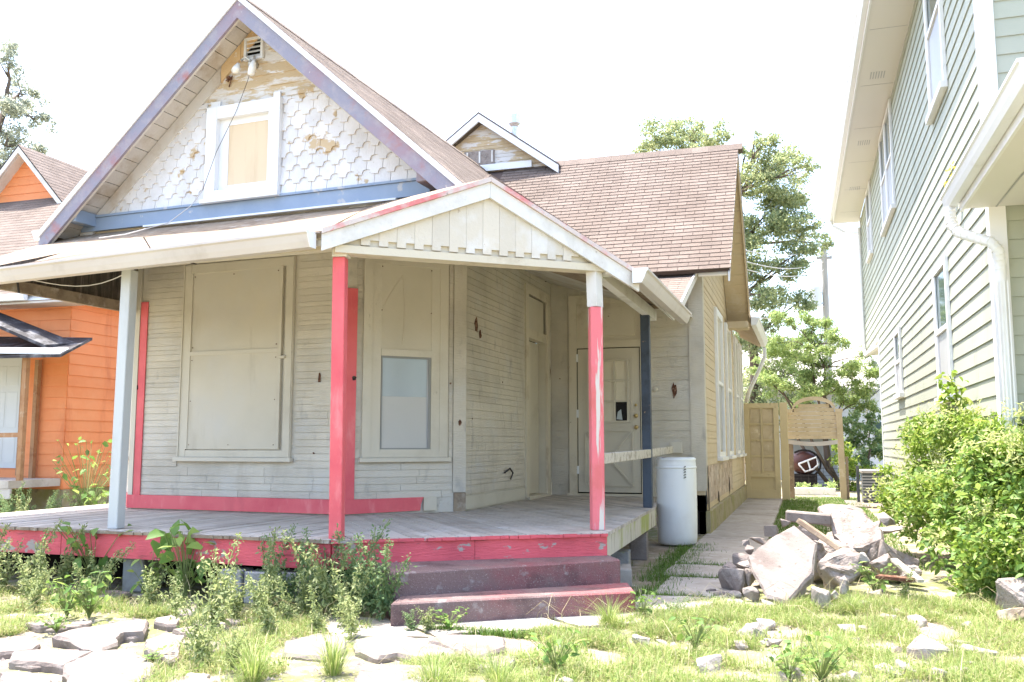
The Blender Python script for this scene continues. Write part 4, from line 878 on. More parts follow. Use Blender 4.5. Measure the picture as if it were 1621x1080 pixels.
# low porch roof of roll roofing
MB().prism([(ox - 5, 12.45, 2.86), (ox + 1.05, 12.62, 2.80), (ox + .55, 13.88, 3.25), (ox - 5, 13.88, 3.5)], (0, 0, .05)).build('porch_roof', M['roll'], O_)
MB().prism([(ox - 5, 12.50, 2.945), (ox + .62, 12.7, 2.885), (ox + .2, 13.4, 3.12), (ox - 5, 13.4, 3.22)], (0, 0, .012)).build('torn_roofing_sheet', M['palero'], O_)
MB().prism([(ox - 1.6, 13.0, 3.72), (ox + .3, 13.0, 3.02), (ox + .55, 13.5, 3.1), (ox - 1.6, 13.5, 3.85)], (0, 0, .06)).build('torn_roofing_sheet', M['roll'], O_)
MB().prism([(ox - .9, 12.55, 2.92), (ox + 1.0, 12.66, 2.86), (ox + .9, 12.95, 2.98), (ox - .9, 12.95, 3.05)], (0, 0, .02)).build('torn_roofing_sheet', M['metal'], O_)
# main roof slope and front gable
MB().prism([(ox - 6, 13.35, 3.98), (ox + .35, 13.35, 3.98), (ox + .35, 13.45, 4.12), (ox - 6, 13.45, 4.12)], (0, -.02, .0) if False else (0, .02, 0.0)).build('eave_fascia', M['gutw'], O_)
MB().box((ox - 6, 13.37, 3.93), (ox + .35, 13.9, 3.97)).build('eave_soffit', M['gut'], O_)
gutter('eave_gutter', (ox - 6, 13.33, 3.98), (ox - .5, 13.33, 3.98), (0, -1, 0), M['gutw'], O_, .12)
Fro = Fr((ox - 6.0, 13.35, 4.13), (1, 0, 0), (0, 3.4, 2.9)); 
rr_ = MB().poly(Fro, rect(0, 6.35, 0, 4.75), -.06, -.002).build('main_roof', M['wood'], O_)
tiles(Fro, courses(rect(0, 6.37, -.03, 4.75), .14, .33), 'roof_shingle', M['shing'], rr_, O_, 0, .003, .005, cap=0, ms=M['shings'], plural='main_roof_shingles')
MB().prism([(ox + .34, 13.36, 4.1), (ox + .34, 16.75, 7.0), (ox + .34, 20.15, 4.1)], (-.2, 0, 0)).build('side_gable_wall', M['orange'], O_)
MB().prism([(ox + .35, 20.2, 4.08), (ox - 6, 20.2, 4.08), (ox - 6, 16.75, 7.02), (ox + .35, 16.75, 7.02)], (0, .02, .04)).build('rear_roof', M['shings'], O_)
gx, gzz = -17.72, 8.45      # gable apex
gy = 16.9
FA = Fr((gx, gy, 0), (1, 0, 0))
gwl = MB().poly(FA, [(-1.42, 6.6), (1.42, 6.6), (0, gzz - .12)], -.1, 0).build('front_gable_wall', M['orange'], O_)
z = 6.9
while z < 8.3:
    p = clip(rect(-1.5, 1.5, z, z + .21), ccw([(-1.32, 6.85), (1.32, 6.85), (0, gzz - .14)]))
    if p: tile(FA, p, 'siding_board', M['orange'], gwl, 0, .004, .015)
    z += .212
for sg in (-1, 1):
    a = Vector((gx + sg * .0005, gy - .32, gzz)); b_ = a + Vector((sg * 1.42, 0, -1.52))
    MB().prism([a, b_, b_ + Z * -.2, a + Z * -.2], (0, .04, 0)).build('gable_rake_board', M['white'], O_)
    MB().prism([a + Z * -.21 + Vector((0, .05, 0)), b_ + Z * -.21 + Vector((0, .05, 0)), b_ + Vector((0, .32, -.21)), a + Vector((0, .32, -.21))], (0, 0, .02)).build('gable_soffit', M['white'], O_)
    d = (b_ - a).normalized(); Fx = Fr(b_, (0, 1, 0), a - b_) if sg > 0 else Fr(b_ + Vector((0, 3.2, 0)), (0, -1, 0), a - b_)
    g2 = MB().poly(Fx, rect(0, 3.2, 0, 2.08), -.03, -.001).build('gable_roof', M['wood'], O_)
    tiles(Fx, courses(rect(-.02, 3.2, -.02, 2.08), .14, .33), 'roof_shingle', M['shing'], g2, O_, 0, .003, .005, cap=0, ms=M['shings'], plural='gable_shingles')

# ================================================================== GREEN HOUSE (right)
N_ = thing('green_house', 'two storey sage green house with white trim and lap siding', 'house', (4, 15, 0))
gx0 = 1.82; yF = 9.72; yB = 23.5; yU = 28.2; zs = 7.93
Fg = Fr((gx0, yU, 0), (0, -1, 0)); Lg = yU - yF; lo0 = yU - yB
gw_ = MB().fbox(Fg, lo0, Lg - .0, -.05, zs, -.15, -.012).fbox(Fg, 0, lo0, 3.95, zs, -.15, -.012).build('side_wall', M['green'], N_)
z = .28
while z < zs - .02:
    lengths(Fg, lo0 if z < 3.95 else 0, Lg - .12, z, min(z + .186, zs), 'siding_board', M['green'], gw_, -.012, .004, .014, 3.0, 5.0); z += .187
Fh = Fr((gx0, yF, 0), (1, 0, 0))
fw_ = MB().fbox(Fh, .0, 6, -.05, zs + 1.5, -.15, -.012).build('front_wall', M['green'], N_)
z = .28
while z < zs + 1.4:
    tile(Fh, rect(.13, 5.9, z, z + .186), 'siding_board', M['green'], fw_, -.012, .004, .014); z += .187
MB().fbox(Fg, Lg - .12, Lg + .03, -.05, zs, -.012, .02).build('corner_board', M['gtrim'], N_)
MB().fbox(Fh, .0, .13, -.05, zs + 1, -.012, .028).build('corner_board', M['gtrim'], N_)
MB().fbox(Fg, lo0 - .02, lo0 + .1, -.05, 3.93, -.012, .02).build('corner_board', M['gtrim'], N_)
MB().fbox(Fg, -.02, .1, 3.95, zs, -.012, .02).build('corner_board', M['gtrim'], N_)
MB().box((gx0, yB, 3.86), (gx0 + 5, yU, 3.94)).build('overhang_soffit', M['gsoff'], N_)
MB().box((gx0 + .1, yB - .02, -.05), (gx0 + 5, yB + .1, 3.9)).build('rear_lower_wall', M['green'], N_)
MB().tube([(gx0 - .06, yU - .25, 7.6), (gx0 - .06, yU - .25, 4.0), (gx0 - .05, yU - .6, 3.8), (gx0 + .05, yB + .2, 3.7), (gx0 + .05, yB + .2, .0)], .05, 8).build('rear_downspout', M['gtrim'], N_)
# eave: soffit, fascia, gutter, vents
sf = MB().prism([(1.24, 8.9, zs), (1.10, yU + .5, zs), (gx0, yU + .5, zs), (gx0, 8.9, zs)], (0, 0, .02)).build('soffit', M['gsoff'], N_)
for y in np.arange(10.2, 28, 2.44): MB().prism([(1.24, y, zs - .003), (gx0 - .01, y, zs - .003), (gx0 - .01, y + .012, zs - .003), (1.24, y + .012, zs - .003)], (0, 0, .002)).build('soffit_seam', M['screen'], sf)
for y in (13.4, 16.9, 20.8, 24.6):
    b = MB()
    for k in range(6): b.box((1.38 + k * .045, y, zs - .006), (1.395 + k * .045, y + .32, zs - .001))
    b.build('soffit_vent', M['screen'], sf)
MB().prism([(1.24, 8.9, zs - .02), (1.10, yU + .5, zs - .02), (1.10, yU + .5, zs + .2), (1.24, 8.9, zs + .2)], (-.03, 0, 0)).build('eave_fascia', M['gtrim'], N_)
gutter('eave_gutter', (1.21, 8.9, zs + .05), (1.07, yU + .5, zs + .05), (-1, 0, 0), M['gutw'], N_, .13)
MB().tube([(1.0, yU + .3, zs + .05), (1.05, yU + .3, zs - .1), (1.4, yU + .2, zs - .35), (1.74, yU - .2, zs - .5), (1.76, yU - .25, 7.2), (1.76, yU - .25, 6.0)], .045, 8).build('eave_downspout', M['gtrim'], N_)
MB().prism([(1.05, 8.8, zs + .2), (1.0, yU + .6, zs + .2), (5, yU + .6, zs + 2.6), (5, 8.8, zs + 2.6)], (0, 0, .1)).build('roof', M['palero'], N_)
def gwin(y0, y1, z0, z1, dbl=False, up='glass'):
    u0, u1 = yU - y1, yU - y0; zm = (z0 + z1) / 2; p = []; c = .09
    sp = [(u0 + c, u1 - c)] if not dbl else [(u0 + c, (u0 + u1) / 2 - .05), ((u0 + u1) / 2 + .05, u1 - c)]
    for a, b_ in sp: p += [(a, b_, zm + .03, z1 - c, M[up], 'upper_pane', .008), (a, b_, z0 + c * .7, zm - .03, M['screen'], 'lower_pane', .012)]
    r_ = [(a, b_, zm - .03, zm + .03, .001, .04) for a, b_ in sp]
    for a, b_ in sp: r_ += [(a, a + .035, z0 + .07, z1 - c, .013, .034), (b_ - .035, b_, z0 + .07, z1 - c, .013, .034)]
    if dbl: r_ += [((u0 + u1) / 2 - .05, (u0 + u1) / 2 + .05, z0 + .05, z1 - c, .001, .05)]
    window(Fg, u0, u1, z0, z1, N_, M['gtrim'], c, p, r_, .09, .045)
gwin(12.45, 13.65, 1.92, 3.68); gwin(18.35, 19.45, 2.26, 3.5)
gwin(11.75, 13.1, 5.70, 7.88); gwin(18.2, 20.7, 5.82, 7.88, True); gwin(23.9, 25.2, 6.1, 7.88)
# porch roof, gutter, downspout at the front corner
pg = MB().box((1.58, 6.4, 3.60), (6, yF - .03, 3.64)).build('porch_soffit', M['gsoff'], N_)
MB().box((1.86, 6.4, 3.594), (1.875, yF - .04, 3.599)).build('soffit_seam', M['screen'], pg)
MB().box((1.55, 6.4, 3.58), (1.577, yF - .0, 3.78)).build('porch_fascia', M['gtrim'], N_)
MB().prism([(1.5, 6.3, 3.8), (1.5, yF - .03, 3.8), (4, yF - .03, 4.6), (4, 6.3, 4.6)], (0, 0, .08)).build('porch_roof', M['palero'], N_)
gutter('porch_gutter', (1.545, 6.4, 3.66), (1.545, yF + .22, 3.66), (-1, 0, 0), M['gutw'], N_, .13)
MB().box((1.72, 6.45, .0), (1.9, 6.63, 3.58)).build('porch_column', M['gtrim'], N_)
path = [(1.48, yF + .12, 3.66), (1.48, yF + .12, 3.56), (1.49, yF + .10, 3.47), (1.54, yF + .05, 3.38), (1.66, yF - .06, 3.30), (1.78, yF - .15, 3.23), (1.84, yF - .16, 3.14), (1.86, yF - .09, 3.02), (1.86, yF - .085, 2.9), (1.86, yF - .085, 0)]
MB().tube(path, .052, 10).build('porch_downspout', M['gtrim'], N_, smooth=True)
b = MB()
for k in range(18):
    t = k / 17 * 7 + .4; i = int(t); q = Vector(path[i]).lerp(Vector(path[i + 1]), t - i); q2 = Vector(path[i]).lerp(Vector(path[i + 1]), min(1, t - i + .05)); dd = (Vector(path[i + 1]) - Vector(path[i])).normalized()
    b.tube([q - dd * .006, q + dd * .006], .056, 10)
b.build('elbow_ribs', M['gtrim'], N_)
for k in range(4): MB().bar((1.815 + k * .03, yF - .137, .2), (1.815 + k * .03, yF - .137, 2.85), .012, .008, (0, 1, 0)).build('downspout_rib', M['gtrim'], N_)
# small wall cone with flowers
vs_ = thing('wall_vase', 'small pale cone vase of yellow flowers on green house siding', 'vase', (1.76, 11.3, 4.05))
MB().tube([(1.76, 11.3, 3.95), (1.755, 11.3, 4.05), (1.75, 11.3, 4.18)], [.015, .04, .055], 10).build('cone', M['gutw'], vs_)
leaves('flowers', blob((1.75, 11.3, 4.27), .1, 90), .05, M['yel'], vs_); leaves('tall_sprig', blob((1.75, 11.3, 4.45), .05, 30, (1, 1, 1.6)), .04, M['yel'], vs_)

# ================================================================== gate, arch, things behind
G_ = thing('gate', 'tan wooden door panel used as a side gate by the walkway', 'gate', (-.9, 22.6, 0))
Fgt = Fr((-1.34, 22.6, 0), (1, 0, 0))
MB().fbox(Fgt, 0, .80, .02, 2.27, -.04, 0).build('door_panel', M['gate'], G_)
for u in (0, .68): MB().fbox(Fgt, u, u + .12, .02, 2.27, .001, .045).build('stile', M['gate'], G_)
for z0, z1 in ((.02, .22), (.52, .62), (2.15, 2.27)): MB().fbox(Fgt, .121, .679, z0, z1, .001, .042).build('rail', M['gate'], G_)
MB().fbox(Fgt, .385, .415, .62, 2.15, .001, .036).build('muntin', M['gate'], G_)
for z0 in (1.0, 1.38, 1.76): MB().fbox(Fgt, .121, .679, z0, z0 + .03, .001, .0355).build('muntin', M['gate'], G_)
for i in range(2):
    for j in range(4): MB().fbox(Fgt, .135 + i * .29, .37 + i * .29, .66 + j * .38, .985 + j * .38, .001, .008).build('lite_panel', M['gatew'], G_)  # darker tan makes the recessed lites read as shaded
MB().fbox(Fgt, .82, 1.0, -.02, 2.28, -.08, .02).build('gate_post', M['gate'], G_, bevel=.006)
A_ = thing('garden_arch', 'tan board arch with curved top over the side yard opening', 'arch', (.2, 23.2, 0))
Fa = Fr((-.36, 23.2, 0), (1, 0, 0))
MB().fbox(Fa, .0, .12, -.02, 1.3, -.1, .0).build('left_jamb', M['wood'], A_)
MB().prism([Fa.p(1.16, -.02, -.06), Fa.p(1.30, -.02, -.06), Fa.p(1.26, 2.1, -.06), Fa.p(1.12, 2.1, -.06)], Fa.n * .1).build('right_jamb', M['gatew'], A_)
MB().fbox(Fa, 1.30, 1.36, -.02, 1.0, -.1, -.02).build('leaning_stake', M['wood'], A_)
z = 1.42
def arc(u): t = (u - .62) / .50; return 2.05 + (.30 * math.sqrt(max(0, 1 - t * t)) if abs(t) < 1 else 0)
while z < 2.2: MB().fbox(Fa, .0 if z < 2 else .62 - .5 * math.sqrt(1 - ((z - 1.96) / .30) ** 2), 1.13 if z < 2 else .62 + .5 * math.sqrt(1 - ((z - 1.96) / .30) ** 2), z, z + .088, -.03, .0).build('arch_board', M['gatew'], A_); z += .094

us = [-.04, .05, .12, .14, .18, .24, .32, .42, .52, .62, .72, .82, .92, 1.0, 1.06, 1.10, 1.12, 1.2, 1.28]
b = MB()
for a, c in zip(us[:-1], us[1:]): b.prism([Fa.p(a, arc(a), .001), Fa.p(c, arc(c), .001), Fa.p(c, arc(c) + .09, .001), Fa.p(a, arc(a) + .09, .001)], Fa.n * .05)
b.build('arched_top', M['gatew'], A_)
b = MB()
for k in range(8):
    a = .02 + k * .14; c = a + .14; f = lambda u: 1.30 - .05 * math.sin(math.pi * (u - .02) / 1.12)
    b.prism([Fa.p(a, f(a), .0), Fa.p(c, f(c), .0), Fa.p(c, f(c) + .1, .0), Fa.p(a, f(a) + .1, .0)], Fa.n * .05)
b.build('sagging_lintel', M['gut'], A_)
# grey house far behind
B_ = thing('grey_house', 'pale blue grey house with small window behind the arch', 'house', (0, 37, 0))
Fb_ = Fr((-3, 35.7, 0), (1, 0, 0))
w = MB().fbox(Fb_, 0, 5.2, -.05, 3.3, -.1, 0).build('wall', M['pale'], B_)
z = .0
while z < 3.3: tile(Fb_, rect(0, 5.2, z, z + .19), 'siding_board', M['pale'], w, 0, .004, .02); z += .19
MB().prism([(-3.4, 35.2, 3.2), (2.6, 35.2, 3.2), (2.6, 39, 5.1), (-3.4, 39, 5.1)], (0, 0, .08)).build('roof', M['palero'], B_)
MB().prism([(-3.4, 42.8, 3.2), (2.6, 42.8, 3.2), (2.6, 39, 5.1), (-3.4, 39, 5.1)], (0, 0, .08)).build('roof', M['palero'], B_)
window(Fb_, 2.86, 3.5, 2.7, 3.28, B_, M['bluesid'], .1, [(2.96, 3.4, 2.78, 3.18, M['glass'], 'pane', .01)], None, .04)
S_ = thing('garden_shed', 'low blue grey clapboard shed seen through the arch opening', 'shed', (.3, 31, 0))
Fsh = Fr((-.6, 30.8, 0), (1, 0, 0)); w = MB().fbox(Fsh, 0, 1.6, -.05, 1.5, -1.2, 0).build('wall', M['bluesid'], S_)
for k in range(8): tile(Fsh, rect(0, 1.6, k * .185, k * .185 + .183), 'siding_board', M['bluesid'], w, 0, .004, .02)
MB().box((-.7, 29.5, 1.5), (1.1, 30.9 + 1.2, 1.6)).build('roof', M['palero'], S_)
Hm = thing('helmet_shell', 'red brown rounded shell with white two hole frame behind arch', 'shell', (0, 28.4, .2))
MB().ball((.0, 28.5, .75), .42, 16, (1, 1, .85)).build('shell', M['redsh'], Hm, smooth=True)
b = MB(); q = [(-.16, 28.05, .72), (.34, 28.05, .92), (.38, 28.02, .7), (.25, 28.0, .58), (.02, 28.0, .5), (-.16, 28.05, .72)]
b.tube(q, .027, 8).tube([(.1, 28.05, .82), (.17, 28.0, .55)], .024, 8); b.build('white_frame', M['gutw'], Hm)
b = MB().tube([(.0 + .46 * math.cos(t * .314), 28.3, .72 + .4 * math.sin(t * .314)) for t in range(-6, 8)], .03, 6); b.build('black_trim', M['tar'], Hm)
MB().box((-.35, 28.2, -.03), (.35, 28.8, .42)).build('stand', M['tar'], Hm)
Wf = thing('wire_fence', 'low dark wire fence behind the arch opening', 'fence', (.2, 27.2, 0))
for k in range(6): MB().bar((-.5, 27.2, .12 + k * .1), (1.0, 27.2, .12 + k * .1), .008, .008).build('strand', M['wire'], Wf)
for k in range(8): MB().bar((-.5 + k * .2, 27.2, 0), (-.5 + k * .2, 27.2, .66), .01, .01).build('picket', M['wire'], Wf)
o = MB().box((-.35, 25.2, -.02), (.75, 25.5, .16)).build('white_curb', M['gutw'], None, bevel=.01); tag(o, 'long white concrete curb lying behind the arch opening', 'curb')
# white gable of another house
B2 = thing('white_house', 'distant white gabled house half hidden by the green house', 'house', (4, 38, 0))
MB().prism([(2.3, 36, 0), (6.3, 36, 0), (6.3, 36, 2.9), (4.3, 36, 4.6), (2.3, 36, 2.9)], (0, 4, 0)).build('wall', M['gutw'], B2)
for sg in (-1, 1): MB().prism([(4.3, 35.7, 4.75), (4.3 + sg * 2.35, 35.7, 2.75), (4.3 + sg * 2.35, 40.3, 2.75), (4.3, 40.3, 4.75)], (0, 0, .1)).build('roof', M['palero'], B2)
MB().box((2.5, 35.94, 1.2), (2.9, 35.99, 2.1)).build('window', M['glass'], B2)
# air conditioner
AC = thing('air_conditioner', 'dark grey air conditioner unit with pale top by green house', 'air conditioner', (1.55, 22.5, 0))
MB().box((1.22, 21.7, .02), (1.68, 22.3, .66)).build('cabinet', M['ac'], AC)
for k in range(9): MB().box((1.205, 21.68, .08 + k * .062), (1.69, 21.7, .11 + k * .062)).build('louvre', M['screen'], AC)
MB().box((1.19, 21.66, .662), (1.71, 22.34, .73)).build('top_lid', M['gut'], AC, bevel=.01)
o = MB().box((1.10, 21.9, -.05), (1.16, 21.96, .82)).build('fence_post', M['ac'], None); tag(o, 'short dark post standing beside the air conditioner', 'post')
o = MB().box((.85, 20.4, -.05), (1.75, 22.6, .015)).build('concrete_pad', M['conc'], None); tag(o, 'pale concrete pad under the air conditioner', 'pad')
# utility pole and wires
U_ = thing('utility_pole', 'grey wooden utility pole with transformer behind the trees', 'utility pole', (.96, 35.6, 0))
MB().tube([(.98, 35.6, -.05), (.97, 35.5, 4), (.97, 35.4, 8.6)], [.15, .13, .11], 12).build('pole', M['pole'], U_)
MB().lathe((.62, 35.4, 6.35), [(.05, 0), (.2, .02), (.21, .1), (.21, .75), (.19, .82), (.05, .85)], 18).build('transformer', M['gutw'], U_)
MB().bar((.6, 35.4, 6.9), (.97, 35.4, 6.9), .06, .06).bar((.6, 35.4, 6.5), (.97, 35.4, 6.5), .06, .06).build('bracket', M['metal'], U_)
MB().bar((.7, 35.35, 8.2), (1.25, 35.35, 8.2), .08, .1).build('crossarm', M['pole'], U_)
for x in (.72, 1.22): MB().lathe((x, 35.35, 8.25), [(.03, 0), (.05, .05), (.02, .12)], 8).build('insulator', M['gutw'], U_)
for (a, b_), lab in zip((((-1.5, 25.3, 6.63), (.75, 35.35, 8.6)), ((-1.5, 25.3, 6.32), (.95, 35.35, 8.05)), ((-1.5, 25.3, 6.10), (.95, 35.35, 7.75)), ((-1.45, 25.5, 4.8), (.9, 35.4, 6.4))), ('topmost pale overhead wire running to the pole', 'second overhead wire from the top running to the pole', 'third overhead wire from the top running to the pole', 'lowest overhead wire crossing before the tree')):
    a = Vector(a); b_ = Vector(b_); pts = [a.lerp(b_, i / 8) + Z * -.25 * math.sin(math.pi * i / 8) for i in range(9)]
    tag(MB().tube(pts, .014, 5).build('overhead_wire', M['wirew'], None), lab, 'wire', 'overhead wires')

# ================================================================== trees and shrubs
BIG = [(-4.33, 31.16, 12.2, 0.93), (-3.51, 32.75, 12.76, 0.97), (-2.45, 30.65, 11.72, 0.69), (-5.08, 32.31, 12.14, 0.58), (-3.65, 30.85, 11.34, 0.87), (-0.9, 32.02, 11.78, 0.66), (-0.24, 33.55, 11.5, 0.96), (-1.2, 32.05, 10.34, 1.1), (-0.16, 32.85, 10.13, 1.0), (0.38, 31.32, 10.61, 0.55), (-1.53, 32.87, 11.77, 0.57), (-1.05, 32.66, 9.12, 1.23), (-0.1, 32.34, 8.75, 1.05), (0.6, 34.04, 8.51, 0.68), (-1.28, 32.01, 7.65, 1.09), (-0.36, 32.81, 7.41, 0.93), (-0.99, 31.73, 6.27, 0.97), (-0.04, 32.9, 6.18, 0.77), (-1.46, 31.98, 4.8, 0.97), (-0.66, 32.46, 4.5, 0.65), (-1.7, 33.77, 3.63, 1.02), (0.43, 32.33, 8.93, 0.54), (-0.85, 32.98, 5.56, 0.55)]
SAP = [(-0.45, 27.96, 4.99, 0.49), (0.17, 28.93, 4.65, 0.62), (1.03, 27.9, 4.18, 0.55), (-0.31, 28.86, 3.94, 0.73), (0.57, 28.12, 3.47, 0.78), (1.46, 28.6, 3.4, 0.65), (2.02, 29.4, 3.92, 0.5), (-0.78, 27.91, 3.02, 0.65), (1.35, 28.87, 2.66, 0.68), (0.19, 27.6, 2.8, 0.46), (-1.04, 28.34, 3.63, 0.48)]
LEFT = [(-27.82, 25.39, 15.58, 0.9), (-28.36, 26.71, 14.79, 0.88), (-27.19, 24.68, 13.41, 1.14), (-27.92, 26.97, 13.69, 0.69), (-27.21, 25.35, 12.21, 1.04), (-28.7, 25.16, 12.79, 1.41), (-30.13, 25.71, 15.13, 1.46), (-27.83, 25.59, 11.14, 0.94), (-29.32, 25.6, 10.8, 1.42), (-26.12, 24.94, 11.04, 0.5)]
DARK = [(1.73, 28.52, 1.54, 0.59), (2.09, 29.17, 0.98, 0.52), (1.37, 27.98, 1.9, 0.51), (2.04, 29.02, 2.1, 0.41), (1.72, 28.41, 0.72, 0.46)]
FARW = [(2.2, 42.53, 5.25, 0.83), (3.25, 44.76, 4.85, 0.81), (1.83, 41.0, 4.04, 0.8), (3.35, 44.92, 3.69, 0.58), (-1.94, 40.63, 3.01, 0.82), (-1.42, 41.2, 3.57, 0.83)]
ARCHB = [(1.05, 27.33, 0.82, 0.46), (1.21, 27.83, 0.19, 0.43), (0.97, 26.93, 1.35, 0.39), (1.39, 27.84, 0.55, 0.4)]
ARCHL = [(-0.07, 25.47, 0.19, 0.3), (0.24, 25.87, 0.06, 0.27), (0.56, 25.44, 0.12, 0.33), (-0.32, 25.69, 0.04, 0.17)]
BIG += [(-.6, 32, 3.4, 1.0), (-1.9, 32.5, 2.6, 1.1), (-1.0, 33, 2.2, 1.0), (-.5, 32.5, 9.6, .8), (-1.6, 32.3, 8.4, .9), (-1.7, 32.6, 6.9, .9), (.2, 32.4, 7.9, .6), (-1.8, 33, 10.9, .8), (-2.9, 32, 11.6, .8), (-.8, 32.3, 11.0, .7)]
SAP += [(.2, 28.3, 4.1, .6), (.9, 28.8, 4.75, .5), (-.1, 28.2, 3.2, .6), (.8, 28.2, 2.9, .6), (1.9, 29.0, 3.2, .6), (.4, 28.6, 5.0, .45), (-.7, 28.5, 4.3, .55), (1.7, 29.0, 2.5, .5), (.0, 29.2, 2.6, .5)]
FARW += [(-1.2, 40.6, 2.2, 1.1), (.2, 40.6, 3.4, 1.1), (1.9, 41, 3.2, 1.1), (.9, 40.4, 4.1, 1.0), (3.2, 43, 3.1, 1.0), (-2.3, 40.6, 5.4, .9), (.3, 40.5, 4.6, .9), (1.0, 41.5, 5.2, .8), (-.5, 41, 4.2, .9), (1.4, 40.2, 3.2, .8), (2.8, 42, 2.6, .9), (-1.8, 40.5, 4.4, .9), (2.6, 41, 4.3, .8)]
tree('shade_tree', 'tall airy green tree rising behind the brown roof', (-1.5, 32.6, 0), BIG, M['lf_t'], 2300, .11, .24, k=14)
tree('sapling_tree', 'light green feathery young tree below the utility pole', (1.0, 28.6, 0), SAP, M['lf_l'], 3600, .10, .09, multi=4, el=.35)
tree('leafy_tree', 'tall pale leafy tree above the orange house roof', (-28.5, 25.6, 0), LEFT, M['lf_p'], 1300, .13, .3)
tree('dark_shrub', 'dark green dense shrub behind the green house corner', (1.8, 28.5, 0), DARK, M['lf_d'], 2200, .11, .05, 'shrub', el=.6)
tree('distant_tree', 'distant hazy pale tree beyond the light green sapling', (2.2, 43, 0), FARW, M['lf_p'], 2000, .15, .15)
tree('bright_shrub', 'bright green shrub growing right of the arch post', (1.1, 27.3, 0), ARCHB, M['lf_s'], 2600, .1, .04, 'shrub', el=.6)
tree('low_bush', 'low yellow green bush growing inside the arch opening', (.1, 25.6, 0), ARCHL, M['lf_l'], 3200, .08, .02, 'bush', el=.4)
SHR = [(1.21, 12.04, 0.98, 0.42), (1.58, 11.6, 1.21, 0.5), (1.02, 12.02, 0.64, 0.36), (1.81, 10.61, 1.32, 0.5), (1.91, 9.58, 1.32, 0.5), (1.42, 11.09, 0.7, 0.5), (1.67, 10.1, 0.76, 0.5), (1.77, 9.08, 0.76, 0.5), (1.47, 9.88, 0.35, 0.4), (1.62, 8.65, 0.37, 0.42), (1.99, 9.12, 0.99, 0.6), (1.44, 8.84, 0.12, 0.28), (1.44, 12.07, 1.4, 0.32), (1.87, 8.52, 0.4, 0.5), (1.28, 11.6, 0.45, 0.35), (1.62, 11.0, 1.42, 0.3), (1.7, 9.4, 1.15, .35), (1.9, 10.0, 1.1, .45)]
sh_ = thing('shrub', 'large overgrown bright green shrub beside the green house', 'shrub', (1.6, 10, 0))
b = MB()
for c in SHR:
    for k in range(4): limb(b, (1.75 + R.uniform(-.15, .15), R.uniform(9.0, 11.2), 0), Vector(c[:3]) + Vector((R.uniform(-1, 1), R.uniform(-1, 1), R.uniform(-.5, 1))) * c[3] * .8, .012, .004, .08, 4)
spr = [(1.66, 11.0, 1.3), (1.60, 11.0, 1.6), (1.62, 11.02, 1.85), (1.56, 11.0, 2.05)]
b.tube(spr, .006, 5); b.build('branches', M['stem'], sh_, fix=False)
P = np.concatenate([clumpy(c[:3], c[3], int(9500 * c[3] ** 2), 12) for c in SHR])
P = P[P[:, 2] > .02]; leaves('foliage', P, .055, M['lf_s'], sh_, .5)
P = np.concatenate([clumpy(np.array(c[:3]) + [-.06, -.08, .1], c[3] * 1.08, int(1700 * c[3] ** 2), 10) for c in SHR]); P = P[P[:, 2] > .1]; leaves('young_foliage', P, .05, M['pal'], sh_, .4)
P = np.concatenate([blob(np.array(spr[1]) * (1 - t) + np.array(spr[3]) * t, .16, 9) for t in np.linspace(0, 1, 12)])
stuff(broad('sprig_leaves', P, .11, M['lf_s'], sh_, .5))
P = np.concatenate([blob(c[:3], c[3] * 1.05, int(1100 * c[3]), (1, 1, .85), .6) for c in SHR[5:]]); P = P[P[:, 2] > .05]
broad('broad_leaves', P, .085, M['lf_b'], sh_, .5)

# ================================================================== weeds
def stempts(h, lean, ang, k=6):
    return [Vector((math.cos(ang) * lean * (i / k) ** 1.6, math.sin(ang) * lean * (i / k) ** 1.6, h * i / k)) for i in range(k + 1)]
def weed_a(h, m, seed, dens=1.0, lf=.042):
    q = random.Random(seed); b = MB(); pts = []; sz = []
    for s in range(q.randint(4, 7)):
        hh = h * q.uniform(.4, 1.05); ang = q.uniform(0, 6.28); p = stempts(hh * q.uniform(.85, 1.1), hh * q.uniform(.1, .65), ang)
        b.tube(p, [.005] * 3 + [.003] * 4, 4)
        n = int(118 * hh / .5 * dens)
        for i in range(n):
            t = q.uniform(.08, 1) ** .8; j = min(5, int(t * 6)); c = p[j].lerp(p[j + 1], t * 6 - j); rr = .05 * (1.15 - t) + .012
            pts.append(c + Vector((q.gauss(0, rr * .6), q.gauss(0, rr * .6), q.gauss(0, .015)))); sz.append(lf * (1.25 - .6 * t))
    return b, np.array([tuple(p) for p in pts]), np.array(sz), .45
def weed_b(h, m, seed, lf=.11, n=26):
    q = random.Random(seed); b = MB(); pts = []; sz = []
    for i in range(n):
        hh = h * q.uniform(.3, 1); ang = q.uniform(0, 6.28); p = stempts(hh, hh * q.uniform(.2, .75), ang, 3)
        b.tube(p, .003, 3); pts.append(p[-1]); sz.append(lf * q.uniform(.7, 1.2))
    return b, np.array([tuple(p) for p in pts]), np.array(sz), .6
def tuft(h, seed, n=230):
    q = np.random.default_rng(seed); a = q.uniform(0, 6.28, n); r0 = q.uniform(0, .05, n); L = h * q.uniform(.5, 1.1, n); ln = q.uniform(.15, 1.5, n); w = .0017
    return blades(np.stack([np.cos(a) * r0, np.sin(a) * r0, 0 * a], 1), L, a, ln, w)
